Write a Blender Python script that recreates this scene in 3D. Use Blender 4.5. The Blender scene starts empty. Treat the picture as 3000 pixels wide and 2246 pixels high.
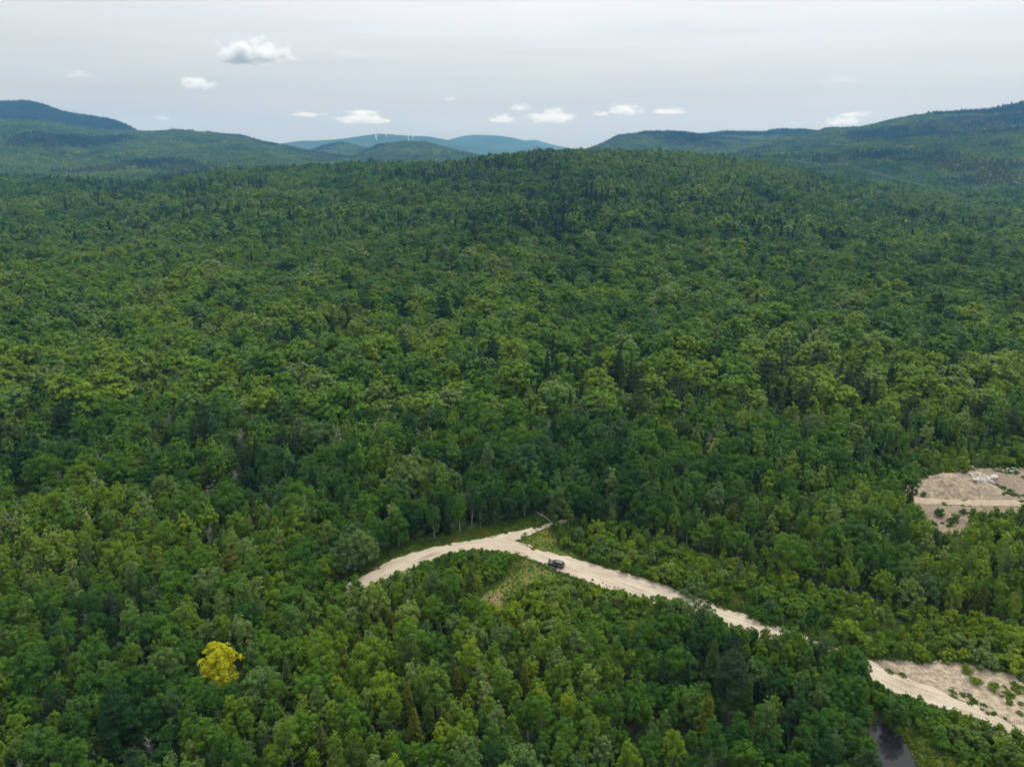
import bpy, bmesh, math, random
import numpy as np
from mathutils import Vector, Matrix

S = bpy.context.scene
COL = S.collection
R = math.radians

# ------------------------------------------------------------------ camera, sky, sun, exposure
CAM_Z, PITCH, FPX = 110.0, R(19.1), 2000.0
cam = bpy.data.cameras.new('camera')
cam.sensor_fit = 'HORIZONTAL'
cam.angle = 2 * math.atan(1500 / FPX)
cam.clip_start, cam.clip_end = 1.0, 120000.0
camo = bpy.data.objects.new('camera', cam); COL.objects.link(camo)
camo.location = (0, 0, CAM_Z); camo.rotation_euler = (math.pi / 2 - PITCH, 0, 0)
S.camera = camo

SUN_EL, SUN_AZ = R(56), R(38)          # bright patch of the overcast, ahead and to the right
sund = bpy.data.lights.new('sun', 'SUN'); sund.energy = 2.5; sund.angle = R(10); sund.color = (1, .96, .9)
suno = bpy.data.objects.new('sun', sund); COL.objects.link(suno)
sdir = Vector((math.sin(SUN_AZ) * math.cos(SUN_EL), math.cos(SUN_AZ) * math.cos(SUN_EL), math.sin(SUN_EL)))
suno.rotation_euler = sdir.to_track_quat('Z', 'Y').to_euler()

W = bpy.data.worlds.new('World'); S.world = W; W.use_nodes = True
SKY_K = 0.1


def build_sky():
    nt = W.node_tree; N, L = nt.nodes, nt.links
    bg = N['Background']; bg.inputs['Strength'].default_value = SKY_K
    sky = N.new('ShaderNodeTexSky'); sky.sky_type = 'NISHITA'; sky.sun_disc = False
    sky.sun_elevation = SUN_EL; sky.sun_rotation = SUN_AZ; sky.altitude = 300
    tc = N.new('ShaderNodeTexCoord')
    sep = N.new('ShaderNodeSeparateXYZ'); L.new(tc.outputs['Generated'], sep.inputs[0])
    ramp = N.new('ShaderNodeValToRGB'); L.new(sep.outputs['Z'], ramp.inputs[0])
    cr = ramp.color_ramp
    stops = [(0.0, (.45, .49, .58)), (.04, (.495, .53, .60)), (.10, (.665, .70, .745)), (.17, (.84, .87, .895)),
             (.26, (.96, .97, .97)), (.6, (1.45, 1.45, 1.42))]
    cr.elements[0].position = 0; cr.elements[0].color = (*stops[0][1], 1)
    cr.elements[1].position = stops[1][0]; cr.elements[1].color = (*stops[1][1], 1)
    for p, c in stops[2:]:
        e = cr.elements.new(p); e.color = (*c, 1)
    # veil brightens towards the hidden sun
    dot = N.new('ShaderNodeVectorMath'); dot.operation = 'DOT_PRODUCT'
    L.new(tc.outputs['Generated'], dot.inputs[0]); dot.inputs[1].default_value = sdir
    mr = N.new('ShaderNodeMapRange'); mr.inputs['From Min'].default_value = .25; mr.inputs['From Max'].default_value = 1
    mr.inputs['To Min'].default_value = .985; mr.inputs['To Max'].default_value = 1.24; L.new(dot.outputs['Value'], mr.inputs[0])
    # streaks of cirrostratus lying flat
    mp = N.new('ShaderNodeMapping'); mp.inputs['Scale'].default_value = (2.2, 2.2, 26)
    L.new(tc.outputs['Generated'], mp.inputs[0])
    nz = N.new('ShaderNodeTexNoise'); nz.inputs['Scale'].default_value = 1.6; nz.inputs['Detail'].default_value = 5
    nz.inputs['Roughness'].default_value = .55; L.new(mp.outputs[0], nz.inputs[0])
    m2 = N.new('ShaderNodeMapRange'); m2.inputs['From Min'].default_value = .3; m2.inputs['From Max'].default_value = .7
    m2.inputs['To Min'].default_value = .955; m2.inputs['To Max'].default_value = 1.045; L.new(nz.outputs[0], m2.inputs[0])
    mu = N.new('ShaderNodeMath'); mu.operation = 'MULTIPLY'; L.new(mr.outputs[0], mu.inputs[0]); L.new(m2.outputs[0], mu.inputs[1])
    mu2 = N.new('ShaderNodeMath'); mu2.operation = 'MULTIPLY'; L.new(mu.outputs[0], mu2.inputs[0]); mu2.inputs[1].default_value = 1 / SKY_K
    sc = N.new('ShaderNodeVectorMath'); sc.operation = 'SCALE'; L.new(ramp.outputs[0], sc.inputs[0]); L.new(mu2.outputs[0], sc.inputs['Scale'])
    mix = N.new('ShaderNodeMix'); mix.data_type = 'RGBA'; mix.inputs['Factor'].default_value = .9
    L.new(sky.outputs[0], mix.inputs['A']); L.new(sc.outputs[0], mix.inputs['B'])
    L.new(mix.outputs['Result'], bg.inputs['Color'])


build_sky()
V = S.view_settings
V.view_transform = 'Standard'; V.look = 'None'; V.exposure = 0.0; V.gamma = 1.0; V.use_curve_mapping = False
S.render.engine = 'CYCLES'
cy = S.cycles
cy.max_bounces = 12; cy.diffuse_bounces = 1; cy.glossy_bounces = 2; cy.transmission_bounces = 2
cy.transparent_max_bounces = 8; cy.volume_bounces = 10; cy.caustics_reflective = False; cy.caustics_refractive = False
cy.volume_step_rate = 1.0; cy.volume_max_steps = 128
cy.use_denoising = True
try:
    cy.denoiser = 'OPENIMAGEDENOISE'; cy.denoising_input_passes = 'RGB_ALBEDO_NORMAL'; cy.denoising_prefilter = 'ACCURATE'
except Exception:
    pass

# ------------------------------------------------------------------ helpers
CP, SP = math.cos(PITCH), math.sin(PITCH)


def ray(px, py):
    u, v = (px - 1500) / FPX, (1123 - py) / FPX
    return u, CP + v * SP, -SP + v * CP


def at(px, py, z=0.0):
    """point on the plane z that the photograph shows at (px, py)"""
    x, y, d = ray(px, py)
    t = (z - CAM_Z) / d
    return x * t, y * t


def proj(x, y, z):
    x, y, z = np.asarray(x, float), np.asarray(y, float), np.asarray(z, float) - CAM_Z
    d = y * CP - z * SP
    return 1500 + FPX * x / d, 1123 - FPX * (y * SP + z * CP) / d


def slope_az(px, py):
    x, y, d = ray(px, py)
    return x / y, d / y


def inside(poly, x, y):
    x, y = np.asarray(x, float), np.asarray(y, float)
    r = np.zeros(x.shape, bool); n = len(poly)
    for i in range(n):
        x0, y0 = poly[i]; x1, y1 = poly[(i + 1) % n]
        if y0 == y1: continue
        c = ((y0 > y) != (y1 > y)) & (x < (x1 - x0) * (y - y0) / (y1 - y0) + x0)
        r ^= c
    return r


def _hash(ix, iy, s):
    h = (ix.astype(np.int64) * 374761393 + iy.astype(np.int64) * 668265263 + s * 974634773) & 0xffffffff
    h = ((h ^ (h >> 13)) * 1274126177) & 0xffffffff
    h = ((h ^ (h >> 16)) * 2246822519) & 0xffffffff
    return ((h ^ (h >> 15)) & 0xffff) / 65535.0


def vnoise(x, y, s=0):
    x, y = np.asarray(x, float), np.asarray(y, float)
    ix, iy = np.floor(x), np.floor(y); fx, fy = x - ix, y - iy
    fx = fx * fx * (3 - 2 * fx); fy = fy * fy * (3 - 2 * fy)
    a, b = _hash(ix, iy, s), _hash(ix + 1, iy, s); c, d = _hash(ix, iy + 1, s), _hash(ix + 1, iy + 1, s)
    return a + (b - a) * fx + (c - a) * fy + (a - b - c + d) * fx * fy


def fbm(x, y, s=0, o=4):
    t, a, n = 0, .5, 0
    for k in range(o):
        t = t + a * vnoise(x * 2 ** k, y * 2 ** k, s + k * 17); n += a; a *= .5
    return t / n


def sst(e0, e1, x):
    t = np.clip((x - e0) / (e1 - e0), 0, 1)
    return t * t * (3 - 2 * t)


def mesh_np(name, v, f, mats=(), mi=None, smooth=False, attrs=()):
    """f: (n,k) int array, all faces k-sided"""
    v = np.ascontiguousarray(v, np.float32); f = np.ascontiguousarray(f, np.int32)
    m = bpy.data.meshes.new(name)
    m.vertices.add(len(v)); m.vertices.foreach_set('co', v.ravel())
    k = f.shape[1]
    m.loops.add(f.size); m.loops.foreach_set('vertex_index', f.ravel())
    m.polygons.add(len(f)); m.polygons.foreach_set('loop_start', np.arange(0, f.size, k, dtype=np.int32))
    m.polygons.foreach_set('loop_total', np.full(len(f), k, np.int32))
    if mi is not None: m.polygons.foreach_set('material_index', np.ascontiguousarray(mi, np.int32))
    m.polygons.foreach_set('use_smooth', np.full(len(f), smooth))
    for an, dom, val in attrs:
        a = m.attributes.new(an, 'FLOAT', dom); a.data.foreach_set('value', np.ascontiguousarray(val, np.float32))
    m.update(calc_edges=True)
    for x in mats: m.materials.append(x)
    return m


def link(name, data, parent=None, **props):
    o = bpy.data.objects.new(name, data); COL.objects.link(o)
    if parent: o.parent = parent
    for k, x in props.items(): o[k] = x
    return o


# ------------------------------------------------------------------ materials
def new_mat(name):
    m = bpy.data.materials.new(name); m.use_nodes = True
    nt = m.node_tree; nt.nodes.clear()
    out = nt.nodes.new('ShaderNodeOutputMaterial')
    return m, nt, nt.nodes, nt.links, out


def ramp_node(N, stops):
    r = N.new('ShaderNodeValToRGB'); e = r.color_ramp.elements
    e[0].position, e[0].color = stops[0][0], (*stops[0][1], 1)
    e[1].position, e[1].color = stops[-1][0], (*stops[-1][1], 1)
    for p, c in stops[1:-1]:
        q = e.new(p); q.color = (*c, 1)
    return r


def foliage_mat(name, stops, trans=.22, spread=.26, rough=.6, spec=.06):
    m, nt, N, L, out = new_mat(name)
    t = N.new('ShaderNodeAttribute'); t.attribute_type = 'INSTANCER'; t.attribute_name = 'tint'
    lv = N.new('ShaderNodeAttribute'); lv.attribute_type = 'GEOMETRY'; lv.attribute_name = 'lv'
    ma = N.new('ShaderNodeMath'); ma.operation = 'MULTIPLY_ADD'
    L.new(lv.outputs['Fac'], ma.inputs[0]); ma.inputs[1].default_value = spread; ma.inputs[2].default_value = -spread / 2
    ad = N.new('ShaderNodeMath'); ad.operation = 'ADD'; L.new(ma.outputs[0], ad.inputs[0]); L.new(t.outputs['Fac'], ad.inputs[1])
    r0 = ramp_node(N, stops); L.new(ad.outputs[0], r0.inputs[0])
    oi = N.new('ShaderNodeObjectInfo'); sg0 = ramp_node(N, [(.66, (0, 0, 0)), (1, (.8, .8, .8))]); L.new(oi.outputs['Random'], sg0.inputs[0])
    lt = N.new('ShaderNodeMath'); lt.operation = 'LESS_THAN'; lt.inputs[1].default_value = .82; L.new(t.outputs['Fac'], lt.inputs[0])
    sg = N.new('ShaderNodeMath'); sg.operation = 'MULTIPLY'; L.new(sg0.outputs[0], sg.inputs[0]); L.new(lt.outputs[0], sg.inputs[1])
    gy = N.new('ShaderNodeHueSaturation'); gy.inputs['Saturation'].default_value = .74; gy.inputs['Value'].default_value = 1.1; L.new(r0.outputs[0], gy.inputs['Color'])
    r = N.new('ShaderNodeMix'); r.data_type = 'RGBA'; L.new(sg.outputs[0], r.inputs['Factor']); L.new(r0.outputs[0], r.inputs['A']); L.new(gy.outputs[0], r.inputs['B'])
    rout = r.outputs['Result']
    p = N.new('ShaderNodeBsdfPrincipled'); L.new(rout, p.inputs['Base Color'])
    p.inputs['Roughness'].default_value = rough; p.inputs['Specular IOR Level'].default_value = spec
    tr = N.new('ShaderNodeBsdfTranslucent'); L.new(rout, tr.inputs[0])
    mx = N.new('ShaderNodeMixShader'); mx.inputs[0].default_value = trans
    L.new(p.outputs[0], mx.inputs[1]); L.new(tr.outputs[0], mx.inputs[2]); L.new(mx.outputs[0], out.inputs[0])
    return m


def plain_mat(name, col, rough=.6, metal=0., noise=None, spec=.5, coat=0., bump=None):
    """noise: (scale, second colour)"""
    m, nt, N, L, out = new_mat(name)
    p = N.new('ShaderNodeBsdfPrincipled'); L.new(p.outputs[0], out.inputs[0])
    p.inputs['Base Color'].default_value = (*col, 1); p.inputs['Roughness'].default_value = rough
    p.inputs['Metallic'].default_value = metal; p.inputs['Specular IOR Level'].default_value = spec
    p.inputs['Coat Weight'].default_value = coat
    if noise:
        tc = N.new('ShaderNodeTexCoord')
        n = N.new('ShaderNodeTexNoise'); n.inputs['Scale'].default_value = noise[0]; n.inputs['Detail'].default_value = 6
        L.new(tc.outputs['Object'], n.inputs[0])
        r = ramp_node(N, [(.35, col), (.65, noise[1])]); L.new(n.outputs[0], r.inputs[0]); L.new(r.outputs[0], p.inputs['Base Color'])
        if bump:
            b = N.new('ShaderNodeBump'); b.inputs['Strength'].default_value = bump; L.new(n.outputs[0], b.inputs['Height'])
            L.new(b.outputs[0], p.inputs['Normal'])
    return m


LEAF = foliage_mat('broadleaf_foliage', [(0, (.015, .050, .011)), (.25, (.032, .092, .012)), (.5, (.070, .152, .012)),
                                         (.75, (.122, .205, .011)), (.85, (.165, .24, .011)), (.92, (.32, .335, .008)), (1, (.38, .385, .006))])
NEEDLE = foliage_mat('needle_foliage', [(0, (.006, .026, .009)), (.35, (.015, .048, .010)), (.65, (.055, .085, .009)), (1, (.14, .14, .01))],
                     trans=.1, spread=.3, spec=.05)
HERB = foliage_mat('herb_foliage', [(0, (.032, .08, .010)), (.4, (.075, .135, .011)), (.7, (.12, .155, .014)), (.88, (.15, .145, .03)), (1, (.19, .15, .05))],
                   spread=.3)
BARK = plain_mat('grey_bark', (.10, .085, .07), .9, noise=(9, (.05, .042, .035)))
PALE_BARK = plain_mat('pale_birch_bark', (.46, .44, .40), .8, noise=(5, (.2, .19, .17)))
DEAD_WOOD = plain_mat('weathered_dead_wood', (.30, .28, .25), .9, noise=(6, (.17, .155, .14)))


def ground_mat():
    m, nt, N, L, out = new_mat('forest_ground')
    geo = N.new('ShaderNodeNewGeometry')

    def noise(scale, detail=6, rough=.6):
        n = N.new('ShaderNodeTexNoise'); n.inputs['Scale'].default_value = scale; n.inputs['Detail'].default_value = detail
        n.inputs['Roughness'].default_value = rough; L.new(geo.outputs['Position'], n.inputs[0]); return n

    def attr(nm):
        a = N.new('ShaderNodeAttribute'); a.attribute_name = nm; return a

    def mixc(fac, a, b):
        x = N.new('ShaderNodeMix'); x.data_type = 'RGBA'; L.new(fac, x.inputs['Factor'])
        L.new(a, x.inputs['A']); L.new(b, x.inputs['B']); return x.outputs['Result']

    def edge(attrout, nz, amt=.9):
        a = N.new('ShaderNodeMath'); a.operation = 'MULTIPLY_ADD'; L.new(nz.outputs[0], a.inputs[0]); a.inputs[1].default_value = amt; L.new(attrout, a.inputs[2])
        r = N.new('ShaderNodeMapRange'); r.inputs['From Min'].default_value = .5 + amt / 2 - .12; r.inputs['From Max'].default_value = .5 + amt / 2 + .12
        L.new(a.outputs[0], r.inputs[0]); return r.outputs[0]

    n1, n2, n3, n4 = noise(.35), noise(2.2), noise(.06), noise(9, 4)
    litter = ramp_node(N, [(.3, (.018, .026, .010)), (.6, (.035, .055, .016)), (.8, (.06, .05, .03))]); L.new(n2.outputs[0], litter.inputs[0])
    grass = ramp_node(N, [(.28, (.05, .085, .011)), (.5, (.078, .11, .015)), (.6, (.11, .115, .022)), (.72, (.155, .125, .04))]); L.new(n1.outputs[0], grass.inputs[0])
    sand = ramp_node(N, [(.3, (.12, .09, .06)), (.5, (.215, .165, .11)), (.7, (.31, .255, .18))]); L.new(n2.outputs[0], sand.inputs[0])
    sand2 = ramp_node(N, [(.35, (.11, .09, .065)), (.6, (.20, .168, .128))]); L.new(n1.outputs[0], sand2.inputs[0])
    peb = N.new('ShaderNodeTexVoronoi'); peb.inputs['Scale'].default_value = 2.6; L.new(geo.outputs['Position'], peb.inputs[0])
    pr = ramp_node(N, [(.0, (1, 1, 1)), (.16, (1, 1, 1)), (.22, (0, 0, 0))]); L.new(peb.outputs[0], pr.inputs[0])
    s = mixc(n3.outputs[0], sand.outputs[0], sand2.outputs[0])
    stone = N.new('ShaderNodeRGB'); stone.outputs[0].default_value = (.46, .42, .37, 1)
    pf = N.new('ShaderNodeMath'); pf.operation = 'MULTIPLY'; L.new(pr.outputs[0], pf.inputs[0]); pa = attr('stony'); L.new(pa.outputs['Fac'], pf.inputs[1])
    s = mixc(pf.outputs[0], s, stone.outputs[0])
    c = mixc(edge(attr('grassy').outputs['Fac'], n1), litter.outputs[0], grass.outputs[0])
    soilc = ramp_node(N, [(.35, (.13, .10, .045)), (.65, (.19, .15, .07))]); L.new(n2.outputs[0], soilc.inputs[0])
    c = mixc(edge(attr('soil').outputs['Fac'], n1), c, soilc.outputs[0])
    c = mixc(edge(attr('bare').outputs['Fac'], n2, .7), c, s)
    rockc = ramp_node(N, [(.32, (.17, .135, .09)), (.5, (.29, .24, .17)), (.68, (.40, .345, .26))])
    nr = noise(.8); L.new(nr.outputs[0], rockc.inputs[0])
    c = mixc(edge(attr('rocky').outputs['Fac'], nr, .6), c, rockc.outputs[0])
    p = N.new('ShaderNodeBsdfPrincipled'); p.inputs['Roughness'].default_value = .95; p.inputs['Specular IOR Level'].default_value = .15
    L.new(c, p.inputs['Base Color'])
    b = N.new('ShaderNodeBump'); b.inputs['Strength'].default_value = .6; b.inputs['Distance'].default_value = .25
    L.new(n2.outputs[0], b.inputs['Height']); L.new(b.outputs[0], p.inputs['Normal'])
    L.new(p.outputs[0], out.inputs[0])
    return m


def hill_mat():
    """distant wooded slopes under the individual crowns"""
    m, nt, N, L, out = new_mat('wooded_slope')
    geo = N.new('ShaderNodeNewGeometry')
    v = N.new('ShaderNodeTexVoronoi'); v.inputs['Scale'].default_value = .045; L.new(geo.outputs['Position'], v.inputs[0])
    n = N.new('ShaderNodeTexNoise'); n.inputs['Scale'].default_value = .004; n.inputs['Detail'].default_value = 8; L.new(geo.outputs['Position'], n.inputs[0])
    r = ramp_node(N, [(.3, (.015, .036, .016)), (.52, (.026, .056, .019)), (.72, (.038, .072, .02))]); L.new(n.outputs[0], r.inputs[0])
    rk = N.new('ShaderNodeAttribute'); rk.attribute_name = 'rocky'
    n2 = N.new('ShaderNodeTexNoise'); n2.inputs['Scale'].default_value = .012; n2.inputs['Detail'].default_value = 8; L.new(geo.outputs['Position'], n2.inputs[0])
    rock = ramp_node(N, [(.42, (.04, .045, .035)), (.6, (.26, .24, .22))]); L.new(n2.outputs[0], rock.inputs[0])
    gr = N.new('ShaderNodeAttribute'); gr.attribute_name = 'grassy'
    mx = N.new('ShaderNodeMix'); mx.data_type = 'RGBA'; L.new(rk.outputs['Fac'], mx.inputs['Factor']); L.new(r.outputs[0], mx.inputs['A']); L.new(rock.outputs[0], mx.inputs['B'])
    mg = N.new('ShaderNodeMix'); mg.data_type = 'RGBA'; L.new(gr.outputs['Fac'], mg.inputs['Factor']); L.new(mx.outputs['Result'], mg.inputs['A']); mg.inputs['B'].default_value = (.10, .15, .035, 1)
    p = N.new('ShaderNodeBsdfPrincipled'); p.inputs['Roughness'].default_value = 1; p.inputs['Specular IOR Level'].default_value = .05
    L.new(mg.outputs['Result'], p.inputs['Base Color'])
    b = N.new('ShaderNodeBump'); b.inputs['Strength'].default_value = 1; b.inputs['Distance'].default_value = 12; b.invert = True
    L.new(v.outputs[0], b.inputs['Height']); L.new(b.outputs[0], p.inputs['Normal'])
    L.new(p.outputs[0], out.inputs[0])
    return m


def road_mat():
    m, nt, N, L, out = new_mat('pale_gravel')
    geo = N.new('ShaderNodeNewGeometry')
    al = N.new('ShaderNodeAttribute'); al.attribute_name = 'along'
    ac = N.new('ShaderNodeAttribute'); ac.attribute_name = 'across'
    cb = N.new('ShaderNodeCombineXYZ'); ml = N.new('ShaderNodeMath'); ml.operation = 'MULTIPLY'; ml.inputs[1].default_value = .06
    L.new(al.outputs['Fac'], ml.inputs[0]); L.new(ml.outputs[0], cb.inputs[0]); L.new(ac.outputs['Fac'], cb.inputs[1])
    st = N.new('ShaderNodeTexNoise'); st.inputs['Scale'].default_value = 1.3; st.inputs['Detail'].default_value = 5; L.new(cb.outputs[0], st.inputs[0])
    fine = N.new('ShaderNodeTexNoise'); fine.inputs['Scale'].default_value = 3.5; fine.inputs['Detail'].default_value = 8; L.new(geo.outputs['Position'], fine.inputs[0])
    big = N.new('ShaderNodeTexNoise'); big.inputs['Scale'].default_value = .16; big.inputs['Detail'].default_value = 5; L.new(geo.outputs['Position'], big.inputs[0])
    a = N.new('ShaderNodeMath'); a.operation = 'MULTIPLY_ADD'; L.new(st.outputs[0], a.inputs[0]); a.inputs[1].default_value = 1.6; L.new(fine.outputs[0], a.inputs[2])
    a2 = N.new('ShaderNodeMath'); a2.operation = 'ADD'; L.new(a.outputs[0], a2.inputs[0]); L.new(big.outputs[0], a2.inputs[1])
    d = N.new('ShaderNodeMath'); d.operation = 'DIVIDE'; d.inputs[1].default_value = 3.6; L.new(a2.outputs[0], d.inputs[0])
    r = ramp_node(N, [(.36, (.20, .165, .12)), (.45, (.335, .285, .22)), (.54, (.415, .36, .285)), (.66, (.49, .435, .355))]); L.new(d.outputs[0], r.inputs[0])
    p = N.new('ShaderNodeBsdfPrincipled'); p.inputs['Roughness'].default_value = .95; p.inputs['Specular IOR Level'].default_value = .15
    L.new(r.outputs[0], p.inputs['Base Color'])
    b = N.new('ShaderNodeBump'); b.inputs['Strength'].default_value = .5; b.inputs['Distance'].default_value = .08
    L.new(fine.outputs[0], b.inputs['Height']); L.new(b.outputs[0], p.inputs['Normal']); L.new(p.outputs[0], out.inputs[0])
    return m


GROUND, HILL, ROADM = ground_mat(), hill_mat(), road_mat()

# ------------------------------------------------------------------ terrain
# ridges: depth at the crest, depth where the slope starts, skyline as (px, py) of the photograph, height of the crowns there
RIDGES = {
    'front': dict(Y=1480, B=330, Yn=None, top=16, pts=[(-700, 520), (0, 515), (271, 526), (386, 537), (475, 526), (610, 501), (800, 486), (950, 480), (1085, 473), (1220, 474), (1290, 477),
                                                      (1400, 462), (1500, 449), (1590, 441), (1640, 438), (1700, 438), (1800, 439), (1900, 441), (2000, 446), (2100, 454), (2200, 467),
                                                      (2400, 505), (2700, 560), (3000, 585), (3700, 600)], pow=1.5),
    'near_right': dict(Y=2650, B=1750, top=15, pts=[(1700, 520), (2000, 470), (2250, 448), (2400, 434), (2550, 414), (2700, 398), (2850, 388), (3000, 376), (3700, 330)], pow=1),
    'big_right': dict(Y=3700, B=2300, top=15, pts=[(1900, 470), (2100, 440), (2250, 408), (2380, 388), (2422, 373), (2520, 370), (2560, 361), (2620, 347), (2690, 334), (2800, 326), (2900, 319), (2950, 309), (3000, 298), (3700, 190)], pow=1),
    'small_right': dict(Y=4300, B=3000, top=15, pts=[(1560, 470), (1640, 452), (1710, 441), (1778, 412), (1812, 394), (1873, 388), (1930, 386), (1995, 388), (2040, 393), (2120, 402), (2250, 415), (2500, 420), (3700, 430)], pow=1),
    'back_right': dict(Y=5000, B=4000, top=15, pts=[(1600, 480), (1900, 420), (2030, 396), (2120, 386), (2240, 387), (2265, 382), (2290, 379), (2360, 380), (2420, 388), (2600, 400), (3700, 420)], pow=1),
    'left_cap': dict(Y=5100, B=4250, top=13, pts=[(-900, 330), (-400, 312), (-150, 300), (0, 298), (40, 297), (75, 295), (110, 301), (140, 312), (175, 326), (230, 337), (280, 344), (330, 353), (370, 368), (400, 385), (450, 400), (600, 430), (800, 470)], pow=1),
    'left_slope': dict(Y=4300, B=1900, top=15, pts=[(-900, 350), (0, 347), (60, 346), (140, 351), (200, 365), (260, 375), (320, 381), (400, 382), (440, 383), (520, 380), (600, 386), (650, 394), (700, 398), (750, 409), (800, 418), (850, 427), (900, 439), (960, 447), (1050, 460), (1150, 476), (1300, 495), (1600, 520)], pow=1),
    'knoll': dict(Y=5300, B=4300, top=15, pts=[(700, 500), (850, 455), (905, 445), (950, 428), (997, 418), (1044, 424), (1085, 434), (1130, 446), (1250, 480)], pow=1),
    'round_knoll': dict(Y=4300, B=3200, top=15, pts=[(900, 510), (1000, 462), (1044, 448), (1112, 421), (1187, 411), (1255, 418), (1322, 434), (1390, 451), (1438, 461), (1550, 490)], pow=1),
    'turbine_ridge': dict(Y=9000, B=7400, top=-10, pts=[(600, 470), (760, 435), (817, 424), (882, 415), (922, 415), (983, 411), (1010, 408), (1058, 401), (1112, 394), (1153, 397), (1207, 401), (1254, 402), (1305, 411), (1420, 430), (1600, 470)], pow=1),
    'blue_ridge': dict(Y=10400, B=8800, top=4, pts=[(1150, 470), (1250, 430), (1305, 411), (1356, 398), (1390, 394), (1458, 396), (1500, 402), (1534, 410), (1580, 425), (1700, 460)], pow=1),
    'last_ridge': dict(Y=12000, B=10500, top=4, pts=[(700, 445), (1400, 430), (1500, 416), (1534, 411), (1568, 409), (1622, 424), (1690, 437), (1800, 447), (2100, 455)], pow=1),
}
for k_, d_ in RIDGES.items():
    aa, zz = [], []
    for (px, py) in d_['pts']:
        a_, s_ = slope_az(px, py); aa.append(a_); zz.append(CAM_Z + d_['Y'] * s_ - d_['top'])
    d_['a'], d_['z'] = np.array(aa), np.array(zz)
RN = list(RIDGES)


def terrain(x, y, which=False):
    x, y = np.asarray(x, float), np.asarray(y, float)
    front = y > 1
    a = np.where(front, x / np.where(front, y, 1), 0)
    a = np.clip(a, -1.45, 1.45)
    base = 2.2 * (fbm(x / 90, y / 90, 3, 3) - .5) * 2 * sst(250, 420, np.hypot(x, y)) * 1.6
    out = np.array(base); lay = np.full(x.shape, -1)
    wob = (fbm(x / 420, y / 420, 11, 4) - .5)
    wob2 = (fbm(x / 170, y / 230, 13, 3) - .5)
    for i, k in enumerate(RN):
        d = RIDGES[k]
        zc = np.interp(a, d['a'], d['z'])
        Y = d['Y'] * (1 + .0 * a)
        t = np.clip((y - d['B']) / (Y - d['B']), 0, 1)
        up = (t * t * (3 - 2 * t)) ** d['pow'] if d['pow'] != 1 else t * t * (3 - 2 * t) * .55 + .45 * t ** 1.15
        tb = np.clip((y - Y) / (.32 * Y), 0, 1)
        back = 1 - sst(0, 1, tb) * (1.0 if k != 'front' else .9)
        h = zc * np.where(y <= Y, up, back)
        mid = 4 * t * (1 - t) * (y <= Y)
        h = h + wob * mid * (.30 * np.maximum(zc, 0) + 8) + (wob2 * mid * 16 if k == 'front' else 0)
        h = np.where(front & (y > d['B']), h, -1e3)
        lay = np.where(h > out, i, lay)
        out = np.maximum(out, h)
    return (out, lay) if which else out


# ground areas, as outlines on the ground seen at these pixels of the photograph
UP1 = [(960, 1745), (1052, 1690), (1090, 1668), (1149, 1638), (1217, 1613), (1339, 1588), (1420, 1577), (1500, 1580), (1529, 1588), (1588, 1613), (1640, 1627), (1701, 1643),
       (1770, 1661), (1836, 1679), (1931, 1706), (2085, 1768), (2200, 1808), (2247, 1827), (2380, 1870), (2507, 1917), (2562, 1943), (2670, 1985), (2742, 2020), (2850, 2066), (2941, 2104), (3060, 2152), (3250, 2240)]
LO1 = [(985, 1768), (1078, 1714), (1112, 1697), (1172, 1680), (1240, 1652), (1320, 1618), (1400, 1610), (1460, 1611), (1497, 1616), (1542, 1632), (1590, 1650), (1645, 1676),
       (1723, 1704), (1800, 1732), (1890, 1762), (2045, 1815), (2160, 1850), (2212, 1868), (2340, 1920), (2462, 1952), (2536, 1986), (2616, 2029), (2706, 2058), (2822, 2098), (2960, 2140), (3030, 2185), (3200, 2275)]
UP2 = [(1395, 1584), (1440, 1571), (1520, 1554), (1565, 1543), (1606, 1531), (1650, 1521), (1690, 1514)]
LO2 = [(1420, 1608), (1500, 1590), (1540, 1569), (1572, 1555), (1622, 1539), (1665, 1528), (1704, 1519)]
TRACK_UP = [(2560, 1450), (2683, 1456), (2760, 1461), (2850, 1464), (3000, 1466), (3150, 1468), (3560, 1474)]
TRACK_LO = [(2560, 1466), (2683, 1474), (2760, 1479), (2850, 1481), (3000, 1483), (3150, 1486), (3560, 1492)]
G = lambda pts: [at(*p) for p in pts]
A_ROAD = G(UP1 + LO1[::-1]); A_ROAD2 = G(UP2 + LO2[::-1]); A_TRACK = G(TRACK_UP + TRACK_LO[::-1])
A_PIT = G([(2640, 1440), (2665, 1415), (2700, 1400), (2760, 1388), (2810, 1372), (2850, 1366), (3000, 1370), (3560, 1370), (3560, 1500), (2960, 1500), (2860, 1515), (2840, 1550), (2800, 1580), (2735, 1556), (2690, 1490)])
A_VERGE = G([(2507, 1914), (2560, 1930), (2640, 1930), (2690, 1940), (2760, 1930), (2840, 1940), (2920, 1965), (3060, 1990), (3560, 2000), (3560, 2180), (3050, 2150), (2941, 2108), (2850, 2070), (2742, 2022), (2640, 1975)])
A_POND = G([(2562, 2135), (2580, 2116), (2600, 2122), (2612, 2138), (2640, 2158), (2655, 2190), (2672, 2215), (2682, 2262), (2640, 2330), (2592, 2330), (2572, 2260), (2566, 2190)])
A_MARSH = G([(2510, 2100), (2560, 2080), (2640, 2115), (2720, 2160), (2800, 2230), (2800, 2330), (2520, 2330), (2500, 2200)])
A_CLEAR = G([(1525, 1634), (1580, 1652), (1640, 1680), (1700, 1702), (1640, 1704), (1580, 1692), (1535, 1716), (1492, 1745), (1472, 1785), (1430, 1785), (1398, 1752), (1460, 1705), (1525, 1665)])
A_DIRT = G([(1425, 1738), (1455, 1722), (1475, 1735), (1480, 1755), (1460, 1780), (1425, 1770), (1410, 1752)])
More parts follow.
